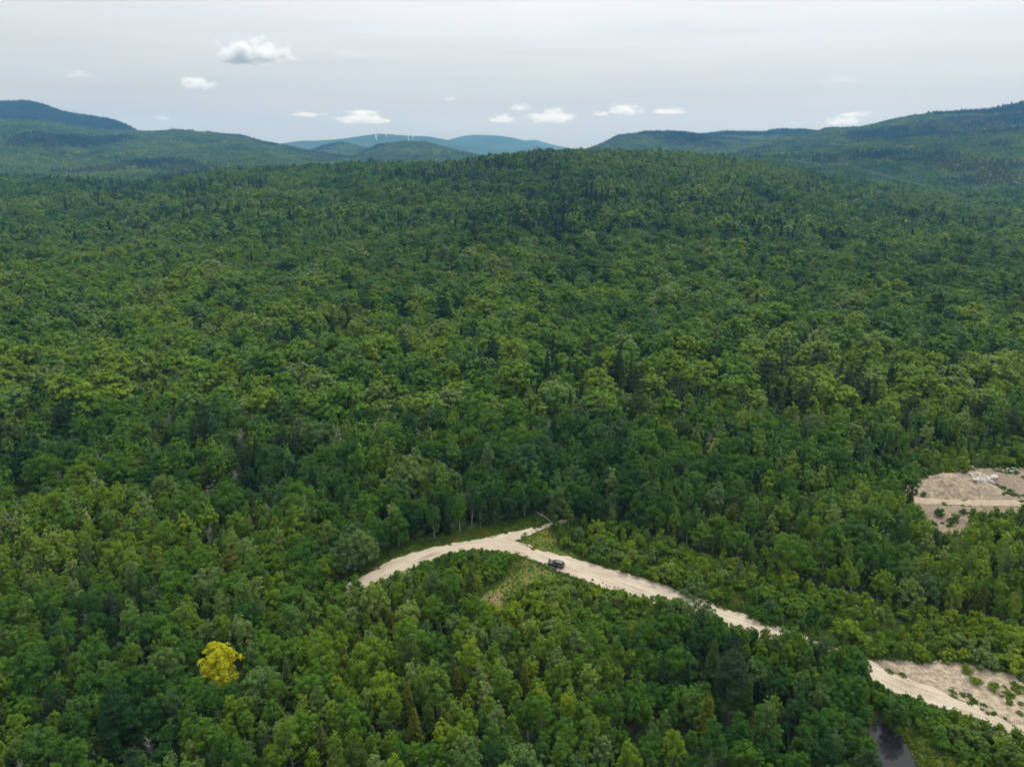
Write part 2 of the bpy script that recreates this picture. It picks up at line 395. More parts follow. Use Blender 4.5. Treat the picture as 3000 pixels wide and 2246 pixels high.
A_WEDGE = G([(1520, 1590), (1548, 1565), (1600, 1543), (1625, 1560), (1640, 1590), (1700, 1635), (1760, 1655), (1700, 1645), (1590, 1615)])
A_NVERGE = G([(1050, 1690), (1090, 1650), (1217, 1594), (1430, 1552), (1540, 1524), (1600, 1505), (1625, 1520), (1606, 1533), (1430, 1575), (1217, 1615), (1090, 1670)])
A_LCLEAR = G([(20, 1445), (50, 1405), (85, 1415), (100, 1440), (60, 1470), (20, 1475)])
A_SVERGE = G([(1050, 1730), (1100, 1700), (1190, 1684), (1240, 1655), (1320, 1620), (1460, 1612), (1500, 1618), (1460, 1640), (1330, 1650), (1240, 1690), (1150, 1720)])
A_LINE = None


def dist_poly(poly, x, y):
    """signed distance (positive inside)"""
    d = np.full(np.shape(x), 1e9); n = len(poly)
    for i in range(n):
        x0, y0 = poly[i]; x1, y1 = poly[(i + 1) % n]
        ex, ey = x1 - x0, y1 - y0; l2 = ex * ex + ey * ey + 1e-9
        t = np.clip(((x - x0) * ex + (y - y0) * ey) / l2, 0, 1)
        d = np.minimum(d, np.hypot(x - x0 - t * ex, y - y0 - t * ey))
    return np.where(inside(poly, x, y), d, -d)


POND_Z = -1.0


def relief(x, y):
    """terrain plus the small forms near the camera"""
    z = terrain(x, y)
    x, y = np.asarray(x, float), np.asarray(y, float)
    near = (np.hypot(x, y) < 330) & (y > 0)
    if near.any():
        xs, ys = x[near], y[near]; zn = z[near]
        rd = np.maximum(dist_poly(A_ROAD, xs, ys), np.maximum(dist_poly(A_ROAD2, xs, ys), dist_poly(A_TRACK, xs, ys)))
        w = sst(1.0, 9.0, -rd)
        zn = zn + w * ((fbm(xs / 9, ys / 9, 5, 3) - .5) * 1.5 - .15) - .1 * (rd < 1.2)
        pd = dist_poly(A_POND, xs, ys)
        zn = zn - sst(-4.5, 1.2, pd + (fbm(xs / 3, ys / 3, 81, 2) - .5) * 3) * 1.9 * sst(2, 8, -rd)
        z[near] = zn
    return z


MOUND_C = at(2795, 1428); BOULDER = at(2913, 1403)


def build_ground():
    th = np.concatenate([np.linspace(-math.pi, -R(60), 24)[:-1], np.linspace(-R(60), R(60), 680), np.linspace(R(60), math.pi, 24)[1:]])
    rr = np.concatenate([[2, 25, 45, 60], np.arange(75, 335, 1.0), np.geomspace(335, 2300, 150)])
    rh = np.geomspace(2300, 13000, 200)

    def sheet(rs):
        T, Q = np.meshgrid(th, rs)
        x, y = Q * np.sin(T), Q * np.cos(T)
        n, m = Q.shape
        i = np.arange(n * m).reshape(n, m)
        f = np.stack([i[:-1, :-1], i[:-1, 1:], i[1:, 1:], i[1:, :-1]], -1).reshape(-1, 4)
        return x.ravel(), y.ravel(), f

    x, y, f = sheet(rr)
    z = relief(x, y)
    near = np.hypot(x, y) < 330
    bare = np.zeros(len(x)); grassy = np.zeros(len(x)); stony = np.zeros(len(x))
    xs, ys = x[near], y[near]

    def add(arr, poly, soft=1.5, k=1.):
        arr[near] = np.maximum(arr[near], k * sst(-soft, soft, dist_poly(poly, xs, ys)))
    for P in (A_ROAD, A_ROAD2, A_TRACK, A_PIT, A_VERGE): add(bare, P, 1.0)
    soil = np.zeros(len(x)); add(soil, A_DIRT, 5, .8); add(soil, A_CLEAR, 3, .46)
    for P in (A_LCLEAR,): add(bare, P, 3, .8)
    for P in (A_CLEAR, A_WEDGE, A_NVERGE, A_SVERGE, A_MARSH, A_LCLEAR): add(grassy, P, 4)
    for P in (A_ROAD, A_ROAD2): add(grassy, P, 10)
    for P in (A_PIT, A_VERGE): add(stony, P, 3)
    pale = np.zeros(len(x)); add(pale, A_VERGE, 2.5, .62)
    g = link('ground', mesh_np('ground', np.stack([x, y, z], -1), f, [GROUND], smooth=True,
                               attrs=[('bare', 'POINT', bare), ('grassy', 'POINT', grassy), ('stony', 'POINT', stony), ('rocky', 'POINT', pale), ('soil', 'POINT', soil)]), kind='structure')
    th = np.linspace(-R(70), R(70), 640)
    x, y, f = sheet(rh)
    z, lay = terrain(x, y, True)
    rocky = np.where((lay == RN.index('left_cap')), sst(370, 430, z), 0) * sst(.35, .6, fbm(x / 160, y / 160, 31))
    link('hills', mesh_np('hills', np.stack([x, y, z], -1), f, [HILL], smooth=True, attrs=[('rocky', 'POINT', rocky), ('grassy', 'POINT', rocky * 0)]), kind='structure')


build_ground()


def strip(name, up, lo, z, step=1.2, cols=9, rag=.35, kind='structure', mat=None, seed=0):
    U, Lw = np.array(G(up)), np.array(G(lo))
    seg = np.hypot(*np.diff((U + Lw) / 2, axis=0).T); s = np.concatenate([[0], np.cumsum(seg)])
    # smooth the stations with a Catmull-Rom style resampling
    n = int(s[-1] / step); q = np.linspace(0, s[-1], n)

    def sm(P):
        d = np.stack([np.interp(q, s, P[:, 0]), np.interp(q, s, P[:, 1])], -1)
        k = np.ones(7) / 7
        for _ in range(2):
            e = np.pad(d, ((3, 3), (0, 0)), 'reflect', reflect_type='odd')
            d = np.stack([np.convolve(e[:, 0], k, 'valid'), np.convolve(e[:, 1], k, 'valid')], -1)
        return d
    U, Lw = sm(U), sm(Lw)
    w = np.hypot(*(U - Lw).T)
    nu, nl = (fbm(q / 2.2, q * 0 + seed, 3) - .5) * 2 * rag * 2.4, (fbm(q / 2.2, q * 0 + 9 + seed, 7) - .5) * 2 * rag * 2.4
    t = np.linspace(0, 1, cols)[None, :] * np.ones((n, 1))
    t = t + (t - .5) * 2 * np.where(t > .5, nu[:, None], nl[:, None]) / w[:, None] * np.abs(t - .5) * 2
    P = Lw[:, None, :] * (1 - t[..., None]) + U[:, None, :] * t[..., None]
    zz = np.full(t.shape, z) + .03 * np.sin(np.clip(t, 0, 1) * math.pi)
    v = np.concatenate([P, zz[..., None]], -1).reshape(-1, 3)
    i = np.arange(n * cols).reshape(n, cols)
    f = np.stack([i[:-1, :-1], i[1:, :-1], i[1:, 1:], i[:-1, 1:]], -1).reshape(-1, 4)
    me = mesh_np(name, v, f, [mat], smooth=True, attrs=[('along', 'POINT', np.repeat(q, cols)), ('across', 'POINT', (t * w[:, None]).ravel())])
    return link(name, me, kind=kind)


strip('road', UP1, LO1, .06, mat=ROADM, rag=.6)
strip('road', UP2, LO2, .045, mat=ROADM, seed=3)
strip('road', TRACK_UP, TRACK_LO, .05, mat=plain_mat('sandy_track', (.26, .21, .15), .95, noise=(.9, (.37, .31, .235)), spec=.1), seed=5)


def pond():
    m, nt, N, L, out = new_mat('dark_water')
    p = N.new('ShaderNodeBsdfPrincipled'); p.inputs['Base Color'].default_value = (.018, .020, .022, 1); p.inputs['Roughness'].default_value = .07
    p.inputs['IOR'].default_value = 1.33
    geo = N.new('ShaderNodeNewGeometry'); n = N.new('ShaderNodeTexNoise'); n.inputs['Scale'].default_value = 2.2; n.inputs['Detail'].default_value = 3
    L.new(geo.outputs['Position'], n.inputs[0])
    b = N.new('ShaderNodeBump'); b.inputs['Strength'].default_value = .06; b.inputs['Distance'].default_value = .05; L.new(n.outputs[0], b.inputs['Height'])
    L.new(b.outputs[0], p.inputs['Normal']); L.new(p.outputs[0], out.inputs[0])
    c = np.mean(A_POND, axis=0)
    P = [(c[0] + (x - c[0]) * 1.25, c[1] + (y - c[1]) * 1.25) for x, y in A_POND]
    bm = bmesh.new(); bm.faces.new([bm.verts.new((x, y, POND_Z)) for x, y in P]); bmesh.ops.triangulate(bm, faces=bm.faces[:])
    me = bpy.data.meshes.new('water'); bm.to_mesh(me); bm.free(); me.materials.append(m)
    link('water', me, kind='structure')


pond()

# ------------------------------------------------------------------ plants: meshes
def unit(v): return v / (np.linalg.norm(v, axis=-1, keepdims=True) + 1e-9)


def leaves(rng, p, n, size, aspect=1.0, tilt=.55):
    """one four-cornered leaf spray per point p facing roughly n"""
    k = len(p)
    n = unit(n + rng.normal(0, tilt, (k, 3)))
    t = unit(np.cross(n, rng.normal(0, 1, (k, 3)))); b = np.cross(n, t)
    s = size * rng.uniform(.6, 1.35, (k, 1))
    a = s * aspect
    dz = n * s * .22
    q = np.stack([p - t * a * .55, p - b * s * .42 - dz, p + t * a * .55, p + b * s * .42 - dz * .4], 1)
    return q.reshape(-1, 3), np.arange(4 * k).reshape(-1, 4)


def tube(path, rad, sides=5):
    path = np.asarray(path, float); n = len(path); v = []
    for i in range(n):
        d = path[min(i + 1, n - 1)] - path[max(i - 1, 0)]; d = d / (np.linalg.norm(d) + 1e-9)
        e = np.cross(d, (1, .3, .2)); e /= np.linalg.norm(e); g = np.cross(d, e)
        for j in range(sides):
            w = 2 * math.pi * j / sides
            v.append(path[i] + rad[i] * (math.cos(w) * e + math.sin(w) * g))
    f = [[i * sides + j, i * sides + (j + 1) % sides, (i + 1) * sides + (j + 1) % sides, (i + 1) * sides + j] for i in range(n - 1) for j in range(sides)]
    return np.array(v), np.array(f)


class Geo:
    def __init__(s): s.v, s.f, s.n, s.mi, s.lv = [], [], 0, [], []

    def add(s, v, f, mi=0, lv=None):
        s.v.append(v); s.f.append(np.asarray(f) + s.n); s.n += len(v); s.mi.append(np.full(len(f), mi))
        s.lv.append(np.full(len(f), .5) if lv is None else lv)

    def mesh(s, name, mats):
        return mesh_np(name, np.concatenate(s.v), np.concatenate(s.f), mats, np.concatenate(s.mi), attrs=[('lv', 'FACE', np.concatenate(s.lv))])


def lobes_crown(rng, g, Rr, H, base, nl, total, leaf, lo=-.45, taper=0., lobe=(.26, .42), wild=.18, off=(0, 0, 0), dl=0.):
    """crown of leafy lobes over an ellipsoid; taper>0 narrows the top, <0 the bottom"""
    d = unit(rng.normal(0, 1, (nl * 4, 3))); d = d[d[:, 2] > lo][:nl]; nl = len(d)
    zc = base + H / 2
    w = 1 - taper * d[:, 2]
    rr = rng.uniform(.5, .80, nl) * (1 + rng.normal(0, wild, nl))
    c = np.stack([d[:, 0] * Rr * rr * w, d[:, 1] * Rr * rr * w, zc + d[:, 2] * H / 2 * rr * 1.05], -1)
    rad = Rr * rng.uniform(*lobe, nl)
    ns = int(nl * .75); ds = unit(rng.normal(0, 1, (ns, 3)) + np.array([0, 0, .5])); rs = rng.uniform(.82, 1.08, ns)
    cs = np.stack([ds[:, 0] * Rr * rs * (1 - taper * ds[:, 2]), ds[:, 1] * Rr * rs * (1 - taper * ds[:, 2]), zc + ds[:, 2] * H / 2 * rs * 1.06], -1)
    c = np.concatenate([c, cs]); rad = np.append(rad, Rr * rng.uniform(.09, .17, ns)); d = np.concatenate([d, ds]); nl += ns
    c = np.concatenate([c, [[0, 0, zc]]]); rad = np.append(rad, Rr * .5); d = np.concatenate([d, [[0, 0, 1]]]); nl += 1
    wts = rad ** 1.75; cnt = np.maximum((total * wts / wts.sum()).astype(int), 3)
    idx = np.repeat(np.arange(nl), cnt); k = len(idx)
    out = unit(c - np.array([0, 0, zc - H * .15]))
    dd = unit(rng.normal(0, 1, (k, 3)) + out[idx] * .75 + np.array([0, 0, .45]))
    sq = np.array([1, 1, max(.55, min(1.1, H / (2.2 * Rr)))])
    p = c[idx] + dd * sq * (rad[idx] * rng.uniform(.55, 1.12, k) ** .7)[:, None]
    v, f = leaves(rng, p + np.array(off), dd + np.array([0, 0, .35]), leaf, 1.0, .5 if leaf < .5 else .28)
    lv = np.clip(.5 + rng.normal(0, .16, k) + (rng.uniform(-.24, .20, nl))[idx] + dl, 0, .9)
    g.add(v, f, 0, lv)
    return c + np.array(off), rad


def trunk_limbs(rng, g, h, r, tips, mi, lean=.3, limbs=9):
    k = 6
    ph = rng.uniform(0, 6.28)
    path = [np.array([lean * math.sin(ph) * (t ** 1.5), lean * math.cos(ph) * (t ** 1.5), h * t - .4 * (t == 0)]) for t in np.linspace(0, 1, k)]
    v, f = tube(path, [r * (1.25 - .95 * t) for t in np.linspace(0, 1, k)], 7); g.add(v, f, mi)
    if len(tips):
        for c in tips[rng.permutation(len(tips))[:limbs]]:
            t = np.clip((c[2] / h) * rng.uniform(.45, .7), .2, .85)
            s = np.array([np.interp(t, np.linspace(0, 1, k), [q[i] for q in path]) for i in range(3)])
            m = (s + c) / 2 + np.array([0, 0, -.06 * np.linalg.norm(c - s)]) + rng.normal(0, .15, 3)
            v, f = tube([s, m, c], [r * .42, r * .26, r * .07], 5); g.add(v, f, mi)


# per level of detail: leaf count factor, leaf size
LOD = [(1.0, .36), (.20, .86), (.055, 1.6), (.013, 3.2)]


def make_tree(kind, seed, lod):
    """returns (crown Geo, trunk Geo)"""
    rng = np.random.default_rng(seed * 977 + hash_kind(kind))
    fac, leaf = LOD[lod]
    g, t = Geo(), Geo()
    tips = np.zeros((0, 3))
    if kind == 'maple':
        Rr, H = rng.uniform(3.7, 4.8), rng.uniform(8, 10.5); base = rng.uniform(1.0, 2.0); H += 1.4
        tips, _ = lobes_crown(rng, g, Rr, H, base, 46, int(6600 * fac), leaf, -.75, .16, (.17, .33), .24)
        trunk_limbs(rng, t, base + H * .75, .24, tips, 0, .5, 11)
    elif kind == 'oak':
        Rr, H = rng.uniform(4.4, 5.6), rng.uniform(7.5, 9.5); base = rng.uniform(1.4, 2.4); H += 1.4
        tips, _ = lobes_crown(rng, g, Rr, H, base, 60, int(7600 * fac), leaf, -.55, .04, (.15, .28), .24)
        trunk_limbs(rng, t, base + H * .65, .28, tips, 0, .7, 14)
    elif kind == 'birch':
        Rr, H = rng.uniform(2.3, 3.1), rng.uniform(8.5, 11); base = rng.uniform(1.8, 3.0); H += 1.4
        tips, _ = lobes_crown(rng, g, Rr, H, base, 40, int(3600 * fac), leaf * .86, -.9, .28, (.2, .38), .32)
        trunk_limbs(rng, t, base + H * .9, .14, tips, 0, .8, 9)
    elif kind == 'aspen':
        Rr, H = rng.uniform(2.1, 2.8), rng.uniform(8, 10.5); base = rng.uniform(.8, 1.8); H += 1.3
        tips, _ = lobes_crown(rng, g, Rr, H, base, 44, int(4600 * fac), leaf * .82, -.95, .26, (.2, .36), .22)
        trunk_limbs(rng, t, base + H * .88, .15, tips, 0, .4, 7)
    elif kind in ('spruce', 'cedar', 'pine'):
        if kind == 'spruce': Rr, H, base, n, droop = rng.uniform(2.4, 3.0), rng.uniform(12, 15), .8, int(3600 * fac), .30
        elif kind == 'cedar': Rr, H, base, n, droop = rng.uniform(1.9, 2.4), rng.uniform(8.5, 11), .4, int(3400 * fac), .1
        else: Rr, H, base, n, droop = rng.uniform(3.4, 4.4), rng.uniform(13, 16), 4.2, int(3400 * fac), -.12
        whorls = max(5, int({'spruce': 20, 'cedar': 16, 'pine': 9}[kind] * (1, .8, .6, .45)[lod]))
        P, Nn = [], []
        for w in range(whorls):
            tt = (w + rng.uniform(-.2, .2)) / whorls; tt = min(max(tt, 0), .99)
            z = base + H * tt
            prof = (1 - tt) ** .85 if kind != 'pine' else (1 - tt ** 2.2) * (.75 + .5 * rng.random()) * (.6 + .4 * min(1, tt * 3))
            if kind == 'cedar': prof = (1 - tt) ** .7 * min(1, .55 + tt * 2)
            nb = int(rng.integers(5, 9)) if kind != 'pine' else int(rng.integers(4, 7))
            ph = rng.uniform(0, 6.28)
            for b in range(nb):
                an = ph + b * 6.283 / nb + rng.normal(0, .2); ln = Rr * prof * rng.uniform(.72, 1.12) + .12
                m = max(2, int(n * (prof + .12) / (whorls * nb * .55)))
                s = rng.uniform(.12, 1, m) ** .75
                wd = ln * .20 * (1.25 - s) + .08 if kind != 'pine' else .28 * ln * np.sin(s * 2.6) + .1
                lat = rng.uniform(-1, 1, m) * wd
                px_ = math.cos(an) * s * ln - math.sin(an) * lat; py_ = math.sin(an) * s * ln + math.cos(an) * lat
                pz = z - droop * s * ln + .25 * (s ** 3) * ln * (kind != 'pine') + rng.normal(0, .08 + .05 * (kind == 'pine'), m)
                P.append(np.stack([px_, py_, pz], -1)); Nn.append(np.stack([math.cos(an) * s * .6, math.sin(an) * s * .6, np.ones(m)], -1))
        top = np.array([[0, 0, base + H * (.97 + .03 * i)] for i in range(3)]); P.append(top); Nn.append(np.tile([1., 0, .3], (3, 1)))
        P, Nn = np.concatenate(P), np.concatenate(Nn)
        v, f = leaves(rng, P, Nn, leaf * (.9 if kind != 'cedar' else .8), 1.25, .45)
        g.add(v, f, 0, np.clip(.5 + rng.normal(0, .2, len(P)), 0, 1))
        trunk_limbs(rng, t, base + H * .97, .2 if kind != 'pine' else .26, np.zeros((0, 3)), 0, .2)
    elif kind == 'shrub':
        Rr, H = rng.uniform(1.6, 2.2), rng.uniform(2.4, 3.3)
        lobes_crown(rng, g, Rr, H, -.2, 30, int(2200 * fac), leaf * .75, -.6, .05, (.2, .38), .3)
        for j in range(5):
            an = rng.uniform(0, 6.28)
            v, f = tube([(0, 0, -.2), (math.cos(an) * .4, math.sin(an) * .4, H * .4), (math.cos(an) * 1.0, math.sin(an) * 1.0, H * .85)], [.05, .04, .012], 4); t.add(v, f)
    elif kind == 'sapling':
        Rr, H = rng.uniform(1.15, 1.5), rng.uniform(4.4, 5.4)
        tips, _ = lobes_crown(rng, g, Rr, H, -.1, 28, int(1900 * fac), leaf * .75, -.95, .38, (.22, .4), .3)
        trunk_limbs(rng, t, H * .95, .06, tips, 0, .25, 5)
    elif kind == 'dead':
        H = rng.uniform(8, 10.5)
        k = 7; path = [np.array([.25 * rng.normal() * q, .25 * rng.normal() * q, H * q]) for q in np.linspace(0, 1, k)]; path[0][2] = -.4
        v, f = tube(path, [.17 * (1.1 - q) + .015 for q in np.linspace(0, 1, k)], 6); t.add(v, f)
        for j in range(20):
            q = rng.uniform(.35, .97); s = np.array([np.interp(q, np.linspace(0, 1, k), [w[i] for w in path]) for i in range(3)])
            an = rng.uniform(0, 6.28); ln = rng.uniform(1.0, 3.0) * (1.25 - q)
            e = s + np.array([math.cos(an) * ln, math.sin(an) * ln, ln * rng.uniform(.5, 1.2)]); m = (s + e) / 2 + rng.normal(0, .12, 3)
            v, f = tube([s, m, e], [.055, .04, .012], 4); t.add(v, f)
            for h in range(2):
                e2 = m + rng.normal(0, .5, 3) + np.array([0, 0, .5]); v, f = tube([m, e2], [.03, .01], 3); t.add(v, f)
        P = np.array([path[int(rng.integers(3, k))] + rng.normal(0, .9, 3) for _ in range(60)])
        v, f = leaves(rng, P, rng.normal(0, 1, P.shape), .3); g.add(v, f, 0, np.full(len(f), .3))
    return g, t


def hash_kind(k): return sum(ord(c) * (i + 3) for i, c in enumerate(k)) % 9973


MAT_OF = dict(maple=LEAF, oak=LEAF, birch=LEAF, aspen=LEAF, shrub=LEAF, sapling=LEAF, dead=LEAF, spruce=NEEDLE, cedar=NEEDLE, pine=NEEDLE)
BARK_OF = dict(maple=BARK, oak=BARK, birch=PALE_BARK, aspen=PALE_BARK, shrub=BARK, sapling=BARK, dead=DEAD_WOOD, spruce=BARK, cedar=BARK, pine=BARK)
NAME_OF = dict(maple='maple_tree', oak='oak_tree', birch='birch_tree', aspen='aspen_tree', shrub='shrub', sapling='sapling', dead='dead_tree', spruce='spruce_tree', cedar='cedar_tree', pine='pine_tree')
VARIANTS = dict(maple=7, oak=5, birch=5, aspen=5, shrub=6, sapling=5, dead=3, spruce=3, cedar=3, pine=3)
HT = dict(maple=12.5, oak=12, birch=13.5, aspen=12, shrub=2.9, sapling=4.9, dead=9.3, spruce=14.3, cedar=10.2, pine=18.5)   # typical heights of the meshes
CRAD = dict(maple=4.4, oak=5.2, birch=2.8, aspen=2.6, shrub=2.0, sapling=1.3, dead=1.8, spruce=2.7, cedar=2.1, pine=3.9)
PROTO = {}
for kd, nv in VARIANTS.items():
    for s_ in range(nv):
        g_, t_ = make_tree(kd, s_, 0)
        cm = g_.mesh('crown', [MAT_OF[kd]]); tm = t_.mesh('trunk', [BARK_OF[kd]])
        zs = np.empty(len(cm.vertices) * 3, np.float32); cm.vertices.foreach_get('co', zs)
        PROTO[(kd, s_)] = (cm, tm, float(zs[2::3].max()))

# ------------------------------------------------------------------ plants: where they stand
# what the photograph shows uncovered (px outlines): no crown may stand in front of it
OPEN = [
    [(1058, 1692), (1090, 1670), (1149, 1638), (1217, 1613), (1339, 1588), (1429, 1573), (1520, 1555), (1606, 1532), (1619, 1539), (1565, 1555), (1538, 1566), (1529, 1588), (1588, 1613), (1701, 1643),
     (1836, 1679), (1928, 1706), (1895, 1722), (1800, 1722), (1723, 1702), (1633, 1668), (1583, 1650), (1542, 1631), (1497, 1614), (1452, 1604), (1362, 1602), (1294, 1612), (1217, 1645), (1194, 1662), (1140, 1680), (1063, 1708)],
    [(1538, 1642), (1590, 1662), (1650, 1686), (1580, 1686), (1530, 1706), (1484, 1738), (1460, 1768), (1432, 1762), (1424, 1740), (1470, 1704), (1530, 1664)],
    [(1545, 1575), (1600, 1558), (1630, 1585), (1690, 1632), (1600, 1610), (1545, 1588)],
    [(1100, 1655), (1217, 1602), (1430, 1562), (1590, 1525), (1590, 1512), (1420, 1552), (1217, 1596), (1115, 1642)],
    [(2092, 1776), (2200, 1808), (2245, 1826), (2215, 1838), (2130, 1812)],
    [(2510, 1920), (2598, 1939), (2690, 1948), (2770, 1942), (2850, 1955), (3000, 2000), (3000, 2135), (2950, 2118), (2833, 2072), (2760, 2052), (2706, 2040), (2620, 2016), (2545, 1975)],
    [(2690, 1462), (2700, 1420), (2750, 1402), (2830, 1378), (3000, 1378), (3000, 1486), (2930, 1486), (2880, 1490), (2835, 1505), (2825, 1540), (2750, 1545), (2728, 1505), (2690, 1480)],
    [(2590, 2150), (2612, 2148), (2652, 2190), (2668, 2240), (2612, 2240), (2592, 2200)],
    [(2684, 2196), (2715, 2180), (2755, 2236), (2692, 2244)],
    [(598, 1945), (612, 1905), (650, 1890), (690, 1905), (704, 1945), (690, 1980), (650, 1992), (612, 1980)],
    [(34, 1444), (62, 1408), (82, 1418), (80, 1440), (55, 1458)],
    [(592, 1436), (612, 1408), (634, 1398), (632, 1408), (600, 1445)],
]
# low growth: (px outline of the ground, kinds, height range, spacing)
LOW = [
    ('wedge_thicket', [(1180, 1700), (1240, 1655), (1320, 1622), (1460, 1614), (1520, 1632), (1440, 1715), (1390, 1745), (1300, 1762), (1140, 1735)], (3.2, 5.2), 2.3),
    ('clearing_thicket', [(1480, 1790), (1500, 1750), (1540, 1722), (1585, 1698), (1640, 1710), (1750, 1716), (1830, 1745), (2000, 1800), (1960, 1850), (1820, 1920), (1640, 1910), (1480, 1880), (1420, 1800)], (2.4, 4.6), 2.3),
    ('far_bank', [(1560, 1548), (1630, 1590), (1700, 1640), (1931, 1702), (2250, 1822), (2500, 1912), (2600, 1930), (2760, 1930), (2920, 1962), (3560, 1995), (3560, 1880), (2900, 1830), (2700, 1790), (2400, 1735), (2100, 1640), (1850, 1560), (1650, 1530)], (2.8, 5.6), 2.5),
    ('pond_bank', [(2480, 2060), (2540, 2000), (2620, 2035), (2830, 2105), (2960, 2145), (3560, 2280), (3560, 2400), (2850, 2400), (2795, 2230), (2715, 2150), (2640, 2108), (2560, 2095)], (2.6, 4.6), 2.3),
    ('pit_bank', [(2480, 1400), (2560, 1370), (2700, 1330), (2850, 1310), (3560, 1290), (3560, 1372), (2840, 1366), (2760, 1388), (2640, 1440), (2500, 1430)], (3.2, 7.0), 3.0),
    ('aspen_strip', [(2010, 1810), (2160, 1856), (2340, 1925), (2470, 1958), (2540, 1990), (2480, 2050), (2380, 2030), (2200, 1960), (2060, 1890)], (3.6, 6.8), 2.4),
    ('pit_edge', [(2860, 1515), (2960, 1500), (3560, 1500), (3560, 1640), (2900, 1640), (2830, 1590)], (4.0, 7.5), 3.0),
]
LOWG = [(n, G(p), h, sp) for n, p, h, sp in LOW]
A_REEDS = G([(2655, 2130), (2705, 2150), (2785, 2228), (2830, 2340), (2690, 2340)])
NOGROW = [A_REEDS, A_ROAD, A_ROAD2, A_TRACK, A_PIT, A_VERGE, A_POND, A_CLEAR, A_WEDGE, A_NVERGE, A_LCLEAR]


OPTS = np.concatenate([np.array([(a[0] + (b[0] - a[0]) * q, a[1] + (b[1] - a[1]) * q) for a, b in zip(P, P[1:] + P[:1]) for q in (0, .33, .67)] + [tuple(np.mean(P, axis=0))]) * .8 + np.mean(P, axis=0) * .2 for P in (OPEN[4], OPEN[7], OPEN[8], OPEN[9], OPEN[10], OPEN[11])])


def blocks(x, y, h, rad, z0=0.):
    """does a crown of height h and radius rad here stand in front of an open outline?"""
    hs = np.array([h, h * .92, h * .92, h * .7, h * .7, h * .4, h * .4, h * .15])
    xs = x + rad * np.array([0, -.6, .6, -.95, .95, -.8, .8, 0.])
    px, py = proj(xs, np.full(8, y), z0 + hs)
    for P in OPEN:
        if inside(P, px, py).any(): return True
    qx, qy = float(px[0]), float((py[0] + py[7]) / 2); rx, ry = (px[4] - px[3]) / 1.9 * .85, abs(py[7] - py[0]) / 2 * .95
    return bool((((OPTS[:, 0] - qx) / rx) ** 2 + ((OPTS[:, 1] - qy) / ry) ** 2 < 1).any())


rnd = random.Random(11)
LIM_Y = 262.0
spots = []          # (x, y, kind, height, zone)
grid = {}


def free(x, y, r):
    cx, cy_ = int(x // 6), int(y // 6)
    for i in range(cx - 1, cx + 2):
        for j in range(cy_ - 1, cy_ + 2):
            for (a, b, q) in grid.get((i, j), ()):
                d = (r + q) * .5
                if (a - x) ** 2 + (b - y) ** 2 < d * d: return False
    return True


def put(x, y, r, kind, h, zone):
    grid.setdefault((int(x // 6), int(y // 6)), []).append((x, y, r))
    spots.append((x, y, kind, h, zone))


def species(x, y):
    n = float(fbm(x / 45, y / 45, 71, 3)); q = rnd.random()
    con = float(fbm(x / 30, y / 30, 91, 2))
    if con > .6 and q < .22: return rnd.choice(['cedar', 'cedar', 'spruce', 'pine'])
    if q < .045: return rnd.choice(['cedar', 'spruce'])
    if q > .985: return 'dead'
    if n < .45: return rnd.choices(['aspen', 'birch', 'maple'], [5, 3, 2])[0]
    return rnd.choices(['maple', 'oak', 'birch', 'aspen'], [5, 3.2, 1.6, 1.6])[0]


EXTRA = [(1168, 1738, 'birch', 7.4, '+end'), (1145, 1752, 'maple', 6.4, '+end'), (1195, 1722, 'sapling', 5.0, '+end'), (1214, 1676, 'sapling', 2.8, '+tip'), (1240, 1668, 'sapling', 3.2, '+tip'), (1275, 1652, 'sapling', 2.4, '+tip'),
         (1318, 1640, 'sapling', 3.0, '+tip'), (1334, 1634, 'sapling', 2.4, '+tip'), (1410, 1624, 'sapling', 1.9, '+tip'), (1460, 1622, 'sapling', 1.7, '+tip'),
         (1932, 1838, 'maple', 9.8, '+gap1'), (1958, 1862, 'birch', 11.3, '+gap1'), (1985, 1846, 'maple', 9.6, '+gap1'), (2012, 1880, 'birch', 12.2, '+gap1'), (2040, 1868, 'oak', 10.1, '+gap1'), (2068, 1892, 'birch', 11.7, '+gap1'), (2090, 1905, 'maple', 9.8, '+gap1'), (1975, 1900, 'oak', 11.2, '+gap1'),
         (2286, 1936, 'aspen', 9.7, '+gap2'), (2312, 1944, 'aspen', 10.4, '+gap2'), (2340, 1958, 'aspen', 9.8, '+gap2'), (2368, 1964, 'aspen', 10.8, '+gap2'), (2396, 1980, 'aspen', 10.6, '+gap2'), (2424, 1986, 'birch', 11.1, '+gap2'), (2452, 2000, 'aspen', 10.6, '+gap2'), (2480, 2008, 'maple', 10.0, '+gap2'), (2506, 2016, 'maple', 9.1, '+gap2'),
         (2300, 1968, 'aspen', 9.8, '+gap2'), (2354, 1990, 'aspen', 10.4, '+gap2'), (2410, 2010, 'aspen', 10.0, '+gap2'), (2468, 2034, 'aspen', 10.4, '+gap2'),
         (2672, 1424, 'sapling', 4.6, '+pit'), (2702, 1412, 'sapling', 5.2, '+pit'), (2728, 1402, 'aspen', 6.0, '+pit'), (2752, 1396, 'sapling', 4.4, '+pit'), (2785, 1384, 'shrub', 2.6, '+pit'), (2828, 1376, 'shrub', 3.0, '+pit'), (2858, 1362, 'sapling', 4.6, '+pit'), (2905, 1362, 'shrub', 3.2, '+pit'), (2960, 1360, 'shrub', 3.0, '+pit'),
         (2800, 1520, 'shrub', 2.2, '+pit2'), (2845, 1530, 'sapling', 5.0, '+pit2'), (2870, 1545, 'aspen', 6.8, '+pit2'), (2905, 1540, 'birch', 7.4, '+pit2'), (2950, 1535, 'aspen', 7.0, '+pit2'), (2990, 1530, 'birch', 7.6, '+pit2')]
